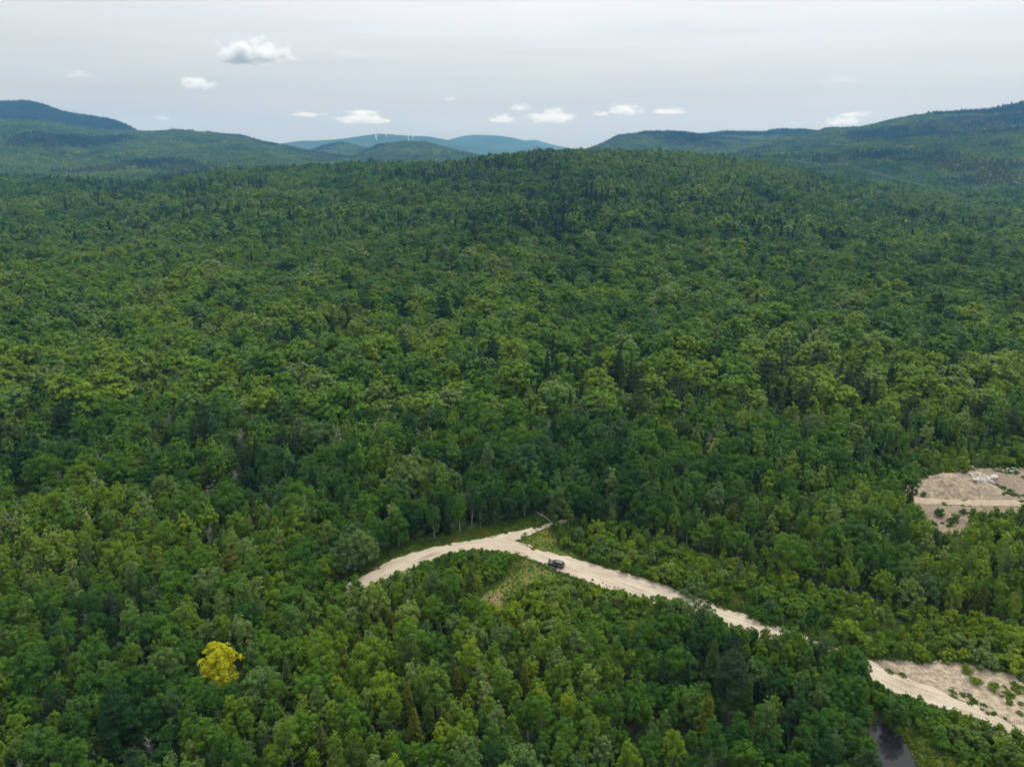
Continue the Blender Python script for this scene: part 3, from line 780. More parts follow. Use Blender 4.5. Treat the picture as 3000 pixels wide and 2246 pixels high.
# single plants the photograph singles out: (px, py of the base, kind, height, key)
for (px, py, kd, h, key) in [(650, 2014, 'maple', 11.2, 'yellow'), (2055, 2168, 'cedar', 12.5, 'tallcedar'), (1290, 1905, 'cedar', 8.0, 'thincedar'), (2570, 2075, 'sapling', 4.4, 'roadside'),
                             (2705, 1452, 'shrub', 1.7, 'pitbush'), (2752, 1508, 'shrub', 2.6, 'pitbush2'), (2822, 1502, 'shrub', 1.8, 'pitbush3'), (2780, 1434, 'shrub', 1.6, 'moundbush'),
                             (2910, 2018, 'shrub', 1.9, 'verge1'), (2858, 1998, 'shrub', 1.5, 'verge2'), (2832, 1965, 'shrub', 1.5, 'verge3'), (2952, 2032, 'shrub', 1.1, 'verge4'),
                             (2690, 2065, 'sapling', 3.0, 'row'), (1665, 1545, 'aspen', 8.5, 'forkaspen'), (1880, 1788, 'shrub', 4.8, 'roundbush')] + EXTRA:
    x, y = at(px, py); put(x, y, {'shrub': 2.4, 'sapling': 2.0}.get(kd, 3.0 if key[0] == '+' else 5.5), kd, h, key if key[0] == '+' else '!' + key)

for name, poly, hr, sp in LOWG:
    P = np.array(poly); lo, hi = P.min(0), P.max(0)
    lo[0] = max(lo[0], -290); hi[0] = min(hi[0], 290)
    n = int((hi[0] - lo[0]) * (hi[1] - lo[1]) / sp ** 2 * 5)
    X = np.array([(rnd.uniform(lo[0], hi[0]), rnd.uniform(lo[1], hi[1])) for _ in range(n)])
    ok = inside(poly, X[:, 0], X[:, 1])
    for Q in NOGROW: ok &= ~inside(Q, X[:, 0], X[:, 1])
    for x, y in X[ok]:
        if abs(x) > 1.3 * y + 6: continue
        h = rnd.uniform(*hr)
        kd = 'shrub' if (h < 3.4 and rnd.random() < .75) or rnd.random() < .35 else 'sapling'
        if h > 5.4 and rnd.random() < .6: kd = rnd.choice(['aspen', 'birch'])
        r = .86 * sp * (h / 3.6) ** .5 * (1.15 if kd == 'shrub' else .95)
        if not free(x, y, r): continue
        z = 0
        for _ in range(5):
            if not blocks(x, y, h, CRAD[kd] * h / HT[kd]): break
            h *= .78
        else: continue
        if h < 1.1: continue
        if kd in ('aspen', 'birch') and h < 4: kd = 'sapling'
        put(x, y, r, kd, h, name)

cand = []
for _ in range(50000):
    y = math.sqrt(rnd.uniform(70 ** 2, LIM_Y ** 2)); x = rnd.uniform(-1.25, 1.25) * y
    cand.append((x, y))
X = np.array(cand)
ok = np.ones(len(X), bool)
for Q in NOGROW: ok &= dist_poly(Q, X[:, 0], X[:, 1]) < -1.2
for n_, P, h_, s_ in LOWG: ok &= ~inside(P, X[:, 0], X[:, 1])
for x, y in X[ok]:
    kd = species(x, y)
    h = HT[kd] * (rnd.uniform(.62, 1.0) if rnd.random() < .8 else rnd.uniform(1.0, 1.22)) * (.88 if y < 170 else 1.0 + .12 * (y > 200))
    crad = CRAD[kd] * h / HT[kd]
    r = crad * 1.12 + .3
    if not free(x, y, r): continue
    dead_end = False
    for k in range(7):
        if not blocks(x, y, h, CRAD[kd] * h / HT[kd]): break
        h *= .82
        if h < 5.5 and kd not in ('shrub', 'sapling'): kd = 'sapling'
    else: dead_end = True
    if dead_end or h < 1.3: continue
    put(x, y, r * (.65 if kd == 'sapling' else 1), kd, h, 'wood')

def off_frame(s):
    q = proj(s[0], s[1], s[3] * .6)
    return bool(q[0] < -60 or q[0] > 3060 or q[1] > 2330)


spots.sort(key=lambda s: (off_frame(s), math.hypot(s[0], s[1])))
print('plants', len(spots), {k: sum(1 for s in spots if s[2] == k) for k in VARIANTS})

# -------------------------------------------------- labels
YX, YY = at(655, 2030); PX_, PY_ = at(2620, 2200)


def zone_words(x, y, px, py, zone):
    if zone == '+end': return 'standing in front of the end of the road'
    if zone == '+tip': return 'poking up along the inner edge of the road bend'
    if zone == '+pit': return 'at the ragged back rim of the sandy pit'
    if zone == '+pit2': return 'on the near rim of the sandy pit'
    if zone == '+gap1': return 'screening the road where it first vanishes'
    if zone == '+gap2': return 'screening the road just before the stony verge'
    if zone == 'wedge_thicket': return 'in the thicket inside the bend of the gravel road' if px < 1330 else 'in the thicket between the road fork and the grassy clearing'
    if zone == 'clearing_thicket': return 'in the low thicket beside the grassy clearing' if px < 1640 else 'in the low thicket past the clearing on the car side'
    if zone == 'far_bank':
        if px < 1800: return 'on the bushy bank across the road from the parked car'
        if px < 2150: return 'on the bushy bank where the road first vanishes behind trees'
        return 'on the bushy bank above the short exposed stretch of road' if px < 2480 else 'on the slope above the stony verge'
    if zone == 'pond_bank': return 'on the bank between the pond and the road' if px < 2720 else 'along the road edge beyond the pond'
    if zone == 'pit_bank': return 'along the back edge of the sandy pit'
    if zone == 'aspen_strip': return 'in the young growth hiding the road' if px < 2300 else 'in the young growth where the road reappears by the verge'
    if zone == 'pit_edge': return 'on the near edge of the sandy pit'
    d = math.hypot(x - YX, y - YY)
    if d < 14: return 'right beside the yellow tree'
    if d < 26: return 'a few crowns away from the yellow tree'
    if math.hypot(x - PX_, y - PY_) < 16: return 'beside the dark pond'
    rx, ry = proj(x, y, 0)
    road_y = np.interp(px, [0, 500, 985, 1240, 1500, 1900, 2340, 3000], [2050, 1930, 1768, 1652, 1616, 1765, 1920, 2160])
    if py > road_y:
        if px < 450: return 'in the bottom corner left of the yellow tree' if py > 2150 else 'in the wood left of the yellow tree'
        if px < 1000: return 'in the wood below the yellow tree' if py > 2090 else 'between the yellow tree and the end of the road'
        if px < 1450: return 'in the wood under the clearing near the bottom edge' if py > 2130 else 'in the wood just under the grassy clearing'
        if px < 2000: return 'in the wood below the parked car near the bottom edge' if py > 2130 else 'in the wood below the parked car'
        return 'in the wood beside the tall olive cedar' if px < 2300 else 'in the wood just left of the pond'
    if px < 500: return 'in the forest near the small bare clearing' if py < 1560 else 'in the forest across the dip from the yellow tree'
    if px < 1050: return 'in the forest beyond the end of the road' if py > 1560 else 'in the forest a row behind the end of the road'
    if px < 1650: return 'in the forest edge lining the road before the fork' if py > 1480 else 'in the forest behind the road fork'
    if px < 2350: return 'in the trees behind the roadside bank' if py > 1530 else 'in the forest between the fork and the sandy pit'
    return 'in the tree belt between the pit and the road' if py > 1530 else 'in the forest next to the sandy pit'


SPECIAL = {
    '!yellow': ('bright yellow-leaved tree alone among the green crowns', 'tree'),
    '!tallcedar': ('tall olive-gold pointed cedar rising over the bottom wood', 'tree'),
    '!thincedar': ('thin dark pointed cedar below the grassy clearing', 'tree'),
    '!roadside': ('lone fresh green sapling at the road edge above the pond', 'sapling'),
    '!pitbush': ('small round dark bush beside the sandy track, near the mound', 'shrub'),
    '!pitbush2': ('largest round bush on the bare ground below the sandy track', 'shrub'),
    '!pitbush3': ('bright green bush below the sandy track by the pit edge', 'shrub'),
    '!moundbush': ('small scraggy bush growing on the face of the sand mound', 'shrub'),
    '!verge1': ('round bush farthest out on the stony verge, the biggest there', 'shrub'),
    '!verge2': ('middle bush of the stony verge beside the road', 'shrub'),
    '!verge3': ('bush at the upper side of the stony verge', 'shrub'),
    '!verge4': ('low smallest bush on the stony verge near the picture edge', 'shrub'),
    '!row': ('pointed young tree at the head of the row along the pond road', 'sapling'),
    '!forkaspen': ('light green slender aspen at the mouth of the side track', 'tree'),
    '!roundbush': ('dark round bush standing against the pale gravel road', 'shrub'),
}
KINDW = dict(maple='round-crowned maple', oak='lumpy oak', birch='pale-stemmed birch', aspen='upright aspen', shrub='bush', sapling='slim sapling', dead='bare grey dead tree', spruce='spiky spruce', cedar='pointed cedar', pine='layered pine')
CATW = dict(shrub='shrub', sapling='sapling')


def tint_word(t): return 'blue-green' if t < .24 else 'deep green' if t < .42 else 'mid green' if t < .58 else 'bright green' if t < .74 else 'yellow-green'


CAP = dict(maple=300, oak=300, birch=300, aspen=300, shrub=300, sapling=300, dead=40, spruce=120, cedar=160, pine=120)
used = {k: 0 for k in CAP}
rest = []
made = []
for (x, y, kd, h, zone) in spots:
    z = float(relief(np.array([x]), np.array([y]))[0])
    px, py = proj(x, y, z + h * .6); px, py = float(px), float(py)
    rad = 100 * CRAD[kd]
    if px < -420 or px > 3480 or py > 2560: continue
    nz = float(fbm(x / 34, y / 34, 55, 3))
    tint = .41 + (nz - .5) * .8 + rnd.gauss(0, .10) + {'aspen': .10, 'sapling': .14, 'shrub': .04, 'birch': .02, 'oak': -.02, 'maple': 0}.get(kd, 0)
    tint += {'clearing_thicket': .21, 'wedge_thicket': .15, 'aspen_strip': .22, '+gap2': .2, '+gap1': .14, '+pit': .12, 'far_bank': .12, 'pit_bank': .05, 'pond_bank': .04}.get(zone, 0)
    if rnd.random() < .07: tint += .22
    tint = min(max(tint, .04), .80)
    if zone == '!yellow': tint = 1.0
    if zone in ('!tallcedar',): tint = .78
    if used[kd] >= CAP[kd]:
        rest.append((x, y, z, kd, h, tint)); continue
    used[kd] += 1
    s = rnd.randrange(VARIANTS[kd])
    cm, tm, top = PROTO[(kd, s)]
    k = h / top
    e = bpy.data.objects.new(NAME_OF[kd], None); COL.objects.link(e)
    e.location = (x, y, z - .05); e.rotation_euler = (rnd.gauss(0, .03), rnd.gauss(0, .03), rnd.uniform(0, 6.28))
    wv = rnd.uniform(.92, 1.12)
    e.scale = (k * wv, k * wv, k); e.empty_display_size = .2
    c = bpy.data.objects.new('crown', cm); COL.objects.link(c); c.parent = e; c['tint'] = tint
    t = bpy.data.objects.new('trunk' if kd != 'shrub' else 'stems', tm); COL.objects.link(t); t.parent = e
    made.append((e, kd, x, y, px, py, h, zone, tint))

hs = {}
for m in made: hs.setdefault(m[1], []).append(m[6])
hs = {k: np.percentile(v, [33, 67]) for k, v in hs.items()}
for (e, kd, x, y, px, py, h, zone, tint) in made:
    if zone in SPECIAL:
        e['label'], e['category'] = SPECIAL[zone]; continue
    size = 'small' if h < hs[kd][0] else 'tall' if h > hs[kd][1] and kd != 'shrub' else 'large' if h > hs[kd][1] else 'medium'
    zw = zone_words(x, y, px, py, zone)
    kw = KINDW[kd]
    if kd in ('dead', 'spruce'): lab = f"{size} {kw} {zw}"
    else: lab = f"{size} {tint_word(tint)} {kw} {zw}"
    e['label'] = lab; e['category'] = CATW.get(kd, 'tree')
    e['group'] = {'shrub': 'bushes ', 'sapling': 'saplings '}.get(kd, 'trees ') + zw
print('individual plants', len(made), used, 'rest', len(rest))

# ------------------------------------------------------------------ the mass of the forest (stuff)
def scatter(name, pts, protos, mats_note=None, **props):
    """one object: pts = dict of arrays x,y,z,rx,ry,rz,s,sz,tint,pick; protos = list of mesh objects"""
    n = len(pts['x'])
    me = bpy.data.meshes.new(name)
    me.vertices.add(n); me.vertices.foreach_set('co', np.stack([pts['x'], pts['y'], pts['z']], -1).astype(np.float32).ravel())
    for an, val in (('tint', pts['tint']), ('pick', pts['pick'])):
        a = me.attributes.new(an, 'FLOAT' if an == 'tint' else 'INT', 'POINT'); a.data.foreach_set('value', np.ascontiguousarray(val, np.float32 if an == 'tint' else np.int32))
    for an, cols in (('rot', (pts['rx'], pts['ry'], pts['rz'])), ('scl', (pts['s'], pts['s'], pts['sz']))):
        a = me.attributes.new(an, 'FLOAT_VECTOR', 'POINT'); a.data.foreach_set('vector', np.stack(cols, -1).astype(np.float32).ravel())
    o = link(name, me, **props)
    ng = bpy.data.node_groups.new(name, 'GeometryNodeTree')
    ng.interface.new_socket('Geometry', in_out='INPUT', socket_type='NodeSocketGeometry')
    ng.interface.new_socket('Geometry', in_out='OUTPUT', socket_type='NodeSocketGeometry')
    N, L = ng.nodes, ng.links
    gi, go = N.new('NodeGroupInput'), N.new('NodeGroupOutput'); join = N.new('GeometryNodeJoinGeometry')

    def named(nm, typ):
        q = N.new('GeometryNodeInputNamedAttribute'); q.data_type = typ; q.inputs['Name'].default_value = nm
        return next(s for s in q.outputs if s.enabled and s.name == 'Attribute')
    pick, rot, scl = named('pick', 'INT'), named('rot', 'FLOAT_VECTOR'), named('scl', 'FLOAT_VECTOR')
    for k, po in enumerate(protos):
        cmp = N.new('FunctionNodeCompare'); cmp.data_type = 'INT'; cmp.operation = 'EQUAL'
        ia = [s for s in cmp.inputs if s.enabled]; L.new(pick, ia[0]); ia[1].default_value = k
        oi = N.new('GeometryNodeObjectInfo'); oi.inputs['Object'].default_value = po; oi.transform_space = 'ORIGINAL'
        ip = N.new('GeometryNodeInstanceOnPoints')
        L.new(gi.outputs[0], ip.inputs['Points']); L.new(cmp.outputs[0], ip.inputs['Selection'])
        L.new(oi.outputs['Geometry'], ip.inputs['Instance']); L.new(rot, ip.inputs['Rotation']); L.new(scl, ip.inputs['Scale'])
        L.new(ip.outputs[0], join.inputs[0])
    L.new(join.outputs[0], go.inputs[0])
    md = o.modifiers.new('scatter', 'NODES'); md.node_group = ng
    return o


def proto_obj(name, mesh): return bpy.data.objects.new(name, mesh)      # kept out of the scene: only a source of geometry


def lod_proto(kd, s, lod):
    g, t = make_tree(kd, s, lod)
    if lod <= 1 or (lod == 2 and kd in ('birch',)):
        if lod == 1: g.add(np.concatenate(t.v), np.concatenate(t.f), 1)
        else: v, f = tube([(0, 0, 0), (0, 0, 8)], [.22, .1], 3); g.add(v, f, 1)
    return proto_obj('source_' + kd, g.mesh(kd + '_far', [MAT_OF[kd], BARK_OF[kd]]))


def grove_proto(kinds, seed, n=16, side=40.):
    rng = np.random.default_rng(seed); g = Geo()
    m = int(math.sqrt(n))
    for i in range(m):
        for j in range(m):
            kd = kinds[int(rng.integers(len(kinds)))]
            t, _ = make_tree(kd, int(rng.integers(1, 900)), 3)
            v, f = np.concatenate(t.v), np.concatenate(t.f); lv = np.concatenate(t.lv)
            k = rng.uniform(.75, 1.15) * (1.0 if kd in ('maple', 'oak') else 1.1)
            ox, oy = (i + .5) / m * side - side / 2 + rng.uniform(-3, 3), (j + .5) / m * side - side / 2 + rng.uniform(-3, 3)
            g.add(v * k * np.array([1.12, 1.12, 1]) + np.array([ox, oy, 0]), f, 0 if MAT_OF[kd] is LEAF else 1, np.clip(lv + rng.normal(0, .22), 0, .85))
    return proto_obj('source_grove', g.mesh('grove', [LEAF, NEEDLE]))


NPR = np.random.default_rng(5)


def visible_mask(x, y, z, h, slack):
    """keep what the camera, or one a step aside, could see over nearer ground"""
    ab = np.linspace(-1.1, 1.1, 500); yb = np.geomspace(120, 13000, 420)
    A, Yg = np.meshgrid(ab, yb)
    sl = (terrain(A * Yg, Yg) + np.where(Yg > 300, 6, 0) - CAM_Z) / Yg
    cm = np.maximum.accumulate(sl, 0); cm = np.concatenate([np.full((3, len(ab)), -9.), cm[:-3]], 0)
    ia = np.clip(np.searchsorted(ab, x / y), 0, len(ab) - 1); iy = np.clip(np.searchsorted(yb, y), 0, len(yb) - 1)
    px, py = proj(x, y, z + h * .5)
    return ((z + h - CAM_Z) / y > cm[iy, ia] - slack) & (px > -220) & (px < 3220)


def jitter_grid(y0, y1, amax, sp):
    ny = int((y1 - y0) / (sp * .87)); out = []
    for j in range(ny):
        y = y0 + (j + .5) * sp * .87; n = int(2 * amax * y / sp)
        x = (np.arange(n) + .5 * (j % 2)) * sp - amax * y
        out.append(np.stack([x, np.full(n, y)], -1))
    P = np.concatenate(out)
    return P + NPR.uniform(-.36, .36, P.shape) * sp


# clearing of the power line, on the far right flank
LINE_CLEAR = [(2455, 508), (2480, 514), (2515, 527), (2530, 535), (2500, 533), (2475, 524)]


def forest_points(y0, y1, sp, lod_h=12., conf=1.0):
    P = jitter_grid(y0, y1, .92, sp); x, y = P[:, 0], P[:, 1]
    z = relief(x, y) if y0 < 320 else terrain(x, y)
    k = visible_mask(x, y, z, lod_h, .006)
    px, py = proj(x, y, z + 2)
    k &= ~inside(LINE_CLEAR, px, py)
    if y0 < 330:
        for Q in NOGROW: k &= dist_poly(Q, x, y) < -1.2
    return x[k], y[k], z[k]


def conifer_share(x, y):
    n = fbm(x / 150, y / 150, 201, 4)
    a = x / y
    belt = np.exp(-((a - .10) / .14) ** 2) * sst(620, 850, y)      # dark conifers below the middle of the crest
    belt2 = np.exp(-((a + .55) / .2) ** 2) * sst(800, 1000, y) * .5
    return np.clip(sst(.56, .72, n) * .5 + belt * sst(.38, .6, n) * .5 + belt2 * sst(.45, .6, n) * .8 + .05, 0, .7)


def tints(x, y, seed=0):
    t = .53 + (fbm(x / 60, y / 60, 55 + seed, 3) - .5) * .55 + (fbm(x / 260, y / 260, 155 + seed, 3) - .5) * .65 + NPR.normal(0, .12, len(x))
    hot = NPR.random(len(x))
    t = np.minimum(t, .72); t = np.where(hot < .02, .78, t); t = np.where(hot > .9998, .92, t)
    return np.clip(t, .03, 1)


BROAD = ['maple', 'maple', 'oak', 'birch', 'aspen']


def build_forest(name, y0, y1, sp, lod, label, scale=1.0):
    x, y, z = forest_points(y0, y1, sp)
    if lod == 1:
        # leave the individually built plants their room
        keep = np.array([free(a, b, 4.6) if b < LIM_Y + 8 and (b < LIM_Y - 2) else True for a, b in zip(x, y)], bool)
        keep &= y > LIM_Y - 4
        x, y, z = x[keep], y[keep], z[keep]
        kinds = [('maple', 0), ('maple', 1), ('maple', 2), ('oak', 0), ('oak', 1), ('birch', 0), ('birch', 1), ('aspen', 0), ('aspen', 1), ('spruce', 0), ('pine', 0), ('cedar', 0), ('spruce', 1), ('pine', 1), ('dead', 0)]
    else:
        kinds = [('maple', 0), ('maple', 1), ('maple', 2), ('oak', 0), ('oak', 1), ('birch', 0), ('maple', 3), ('aspen', 0), ('aspen', 1), ('spruce', 0), ('pine', 0), ('cedar', 0), ('spruce', 1), ('pine', 1), ('dead', 0)]
    n = len(x)
    con = NPR.random(n) < conifer_share(x, y)
    pick = np.where(con, NPR.choice([9, 9, 12, 10, 11, 13], n), NPR.choice(9, n, p=[.14, .14, .14, .12, .12, .08, .08, .09, .09]))
    pick = np.where(NPR.random(n) < .006, 14, pick)
    s = np.clip(np.exp(NPR.normal(-.05, .24, n)), .5, 1.55) * scale * np.where(con, .95, 1)
    tilt = NPR.normal(0, .04, (2, n))
    tt = tints(x, y); tt = np.where(con, np.clip(tt * .62, 0, 1), tt)
    pts = dict(x=x, y=y, z=z - .1, rx=tilt[0], ry=tilt[1], rz=NPR.uniform(0, 6.28, n), s=s * np.where(con, 1.0, 1.32), sz=s, tint=tt, pick=pick)
    print(name, y0, y1, n)
    return scatter(name, pts, [lod_proto(k, q, lod) for k, q in kinds], kind='stuff', label=label, category='forest')


# the surplus of each kind just behind the individually built ones
def build_rest():
    if not rest: return
    kinds = sorted({r[3] for r in rest}); A = np.array([(r[0], r[1], r[2], r[4], r[5]) for r in rest])
    pick = np.array([kinds.index(r[3]) for r in rest]); hk = np.array([HT[r[3]] for r in rest])
    s = A[:, 3] / hk
    scatter('undergrowth_trees', dict(x=A[:, 0], y=A[:, 1], z=A[:, 2], rx=A[:, 0] * 0, ry=A[:, 0] * 0, rz=NPR.uniform(0, 6.28, len(A)), s=s, sz=s, tint=A[:, 4], pick=pick),
            [lod_proto(k, 0, 0 if False else 1) for k in kinds], kind='stuff', label='crowded young trees filling gaps beyond the individually visible ones', category='young trees')


build_rest()
build_forest('forest', LIM_Y - 4, 720, 8.2, 1, 'dense mixed green forest covering the flat beyond the gravel road')
build_forest('forest', 720, 1760, 8.0, 2, 'forested slope rising to the rounded crest across the middle')


def build_groves():
    mixes = [grove_proto(['maple', 'oak', 'maple', 'birch'], 40 + i) for i in range(4)] + [grove_proto(['spruce', 'spruce', 'pine'], 60 + i) for i in range(3)] + [grove_proto(['maple', 'spruce', 'oak', 'pine'], 80 + i) for i in range(2)]
    x, y, z = forest_points(1760, 6300, 31., 14.)
    lay = terrain(x, y, True)[1]
    e = 14.
    gx = (terrain(x + e, y) - terrain(x - e, y)) / (2 * e); gy = (terrain(x, y + e) - terrain(x, y - e)) / (2 * e)
    n = len(x)
    ci = fbm(x / 330, y / 330, 77, 4)
    cap = lay == RN.index('left_cap')
    crest = ((lay == RN.index('back_right')) & (z > 170)) | ((lay == RN.index('small_right')) & (z > 165) & (ci > .45)) | ((lay == RN.index('big_right')) & (z > 250) & (ci > .42))
    con = cap | crest | (ci > .70)
    pick = np.where(con, 4 + NPR.integers(0, 3, n), np.where(ci > .6, 7 + NPR.integers(0, 2, n), NPR.integers(0, 4, n)))
    t = tints(x, y, 9) + .10; t = np.where(con, t * .5, t)
    rz = NPR.uniform(0, 6.28, n)
    rot = np.zeros((n, 3))
    for i in range(n):
        q = Vector((0, 0, 1)).rotation_difference(Vector((-gx[i], -gy[i], 1))) @ Matrix.Rotation(rz[i], 3, 'Z').to_quaternion()
        rot[i] = q.to_euler()
    s = NPR.uniform(.9, 1.12, n)
    drop = (cap & (z > 385) & (fbm(x / 160, y / 160, 31) > .5) & (NPR.random(n) < .4))
    left = np.isin(lay, [RN.index(q) for q in ('left_cap', 'left_slope')])
    knoll = np.isin(lay, [RN.index(q) for q in ('knoll', 'round_knoll')])
    sets = [(left, 'woodland clothing the long mountain slope with the dark rocky summit'), (knoll, 'woodland on the two small rounded hills below the turbine ridge'),
            (~left & ~knoll, 'woodland on the broad hill and its spurs beyond the power line')]
    for m, lab in sets:
        m = m & ~drop
        pts = dict(x=x[m], y=y[m], z=z[m] - 1, rx=rot[m, 0], ry=rot[m, 1], rz=rot[m, 2], s=s[m], sz=s[m], tint=t[m], pick=pick[m])
        print('groves', m.sum()); scatter('woodland', pts, mixes, kind='stuff', label=lab, category='woodland')


build_groves()


# low herbs and grass on verges and clearings, saplings' feet
def build_herbs():
    protos = []
    for s_ in range(5):
        rng = np.random.default_rng(300 + s_); g = Geo()
        k = 90; an, rr = rng.uniform(0, 6.28, k), rng.uniform(0, .75, k) ** .8
        P = np.stack([np.cos(an) * rr, np.sin(an) * rr, rng.uniform(.03, .55, k) * (1 - rr * .7)], -1)
        v, f = leaves(rng, P, np.stack([np.cos(an) * .5, np.sin(an) * .5, np.full(k, .9)], -1), .26, 1.4, .6); g.add(v, f, 0, rng.uniform(0, 1, k))
        protos.append(proto_obj('source_herb', g.mesh('herb', [HERB])))
    pts = []
    P = jitter_grid(80, 275, 1.2, .85)
    x, y = P[:, 0], P[:, 1]
    rd = np.maximum(np.maximum(dist_poly(A_ROAD, x, y), dist_poly(A_ROAD2, x, y)), dist_poly(A_TRACK, x, y))
    g = np.zeros(len(x)); n0 = fbm(x / 4, y / 4, 47, 3)
    for Q in (A_CLEAR, A_WEDGE, A_NVERGE, A_SVERGE, A_MARSH, A_LCLEAR): g = np.maximum(g, sst(-5, 1, dist_poly(Q, x, y)))
    g = np.where(inside(A_CLEAR, x, y), g * np.where(n0 > .5, .95, .5), g)
    for n_, Q, h_, s_ in LOWG: g = np.maximum(g, sst(-3, 1, dist_poly(Q, x, y)) * .9)
    g = np.maximum(g, sst(-9, -1, rd))
    n1 = fbm(x / 6, y / 6, 41, 3)
    for Q, w in ((A_PIT, .97), (A_VERGE, .93), (A_DIRT, .8)): g = np.where(inside(Q, x, y), np.where(n1 > .62, 1 - w + .4, 1 - w - .05), g)
    g = np.where(dist_poly(A_POND, x, y) > -.3, 0, g)
    g = np.where(rd > -.15, np.where((rd < .9) & (n0 > .56), .35, 0), g)
    # the weedy streak along the near side of the road behind the car
    streak = G([(1640, 1670), (1690, 1684), (1810, 1716), (1830, 1730), (1780, 1722), (1700, 1698)])
    g = np.where(inside(streak, x, y), .5, g)
    k = NPR.random(len(x)) < g
    k &= NPR.random(len(x)) < .92
    x, y = x[k], y[k]; n = len(x)
    mar = inside(A_MARSH, x, y)
    z = relief(x, y)
    dry = fbm(x / 11, y / 11, 43, 3)
    t = np.clip(.34 + (dry - .5) * .9 + NPR.normal(0, .13, n), 0, .9); t = np.where(mar, t * .6 + .35, t); t = np.where(inside(A_CLEAR, x, y) | inside(A_WEDGE, x, y), t + .12, t)
    st = inside(streak, x, y)
    s = NPR.uniform(.45, 1.1, n) * np.where(st, .45, 1) * np.where(inside(A_CLEAR, x, y) | inside(A_WEDGE, x, y), .55, 1.1)
    print('herbs', n)
    scatter('undergrowth', dict(x=x, y=y, z=z - .03 + .08 * st, rx=np.zeros(n), ry=np.zeros(n), rz=NPR.uniform(0, 6.28, n), s=s, sz=s * NPR.uniform(.7, 1.5, n), tint=t, pick=NPR.integers(0, 5, n)), protos,
            kind='stuff', label='grass, weeds and low green herbs on the road verges and clearing', category='undergrowth')


build_herbs()
#@@OBJECTS@@
# ------------------------------------------------------------------ built things
def bm_obj(name, bm, mats, parent=None, smooth=False, **props):
    me = bpy.data.meshes.new(name); bmesh.ops.recalc_face_normals(bm, faces=bm.faces[:])
    for f in bm.faces: f.smooth = smooth
    bm.to_mesh(me); bm.free()
    for m in mats: me.materials.append(m)
    return link(name, me, parent, **props)


def add_box(bm, c, s, rot=None, taper=1.0):
    vs = []
    for z in (-.5, .5):
        k = taper if z > 0 else 1
        for x, y in ((-.5, -.5), (.5, -.5), (.5, .5), (-.5, .5)):
            p = Vector((x * s[0] * k, y * s[1] * k, z * s[2]))
            if rot: p = rot @ p
            vs.append(bm.verts.new(p + Vector(c)))
    for f in ((3, 2, 1, 0), (4, 5, 6, 7), (0, 1, 5, 4), (1, 2, 6, 5), (2, 3, 7, 6), (3, 0, 4, 7)): bm.faces.new([vs[i] for i in f])
    return vs


def add_tube(bm, path, rad, sides=8, caps=True):
    v, f = tube(path, rad, sides); vs = [bm.verts.new(q) for q in v]
    for q in f: bm.faces.new([vs[i] for i in q])
    if caps:
        bm.faces.new(vs[:sides][::-1]); bm.faces.new(vs[-sides:])


def loft(bm, rings, caps=True):
    R_ = [[bm.verts.new(p) for p in r] for r in rings]; n = len(R_[0])
    for a, b in zip(R_, R_[1:]):
        for i in range(n): bm.faces.new((a[i], a[(i + 1) % n], b[(i + 1) % n], b[i]))
    if caps: bm.faces.new(R_[0][::-1]); bm.faces.new(R_[-1])
    return R_


def thing(name, label, cat, loc=(0, 0, 0), rz=0., group=None):
    o = bpy.data.objects.new(name, None); COL.objects.link(o); o.empty_display_size = .5
    o.location = loc; o.rotation_euler = (0, 0, rz); o['label'] = label; o['category'] = cat
    if group: o['group'] = group
    return o


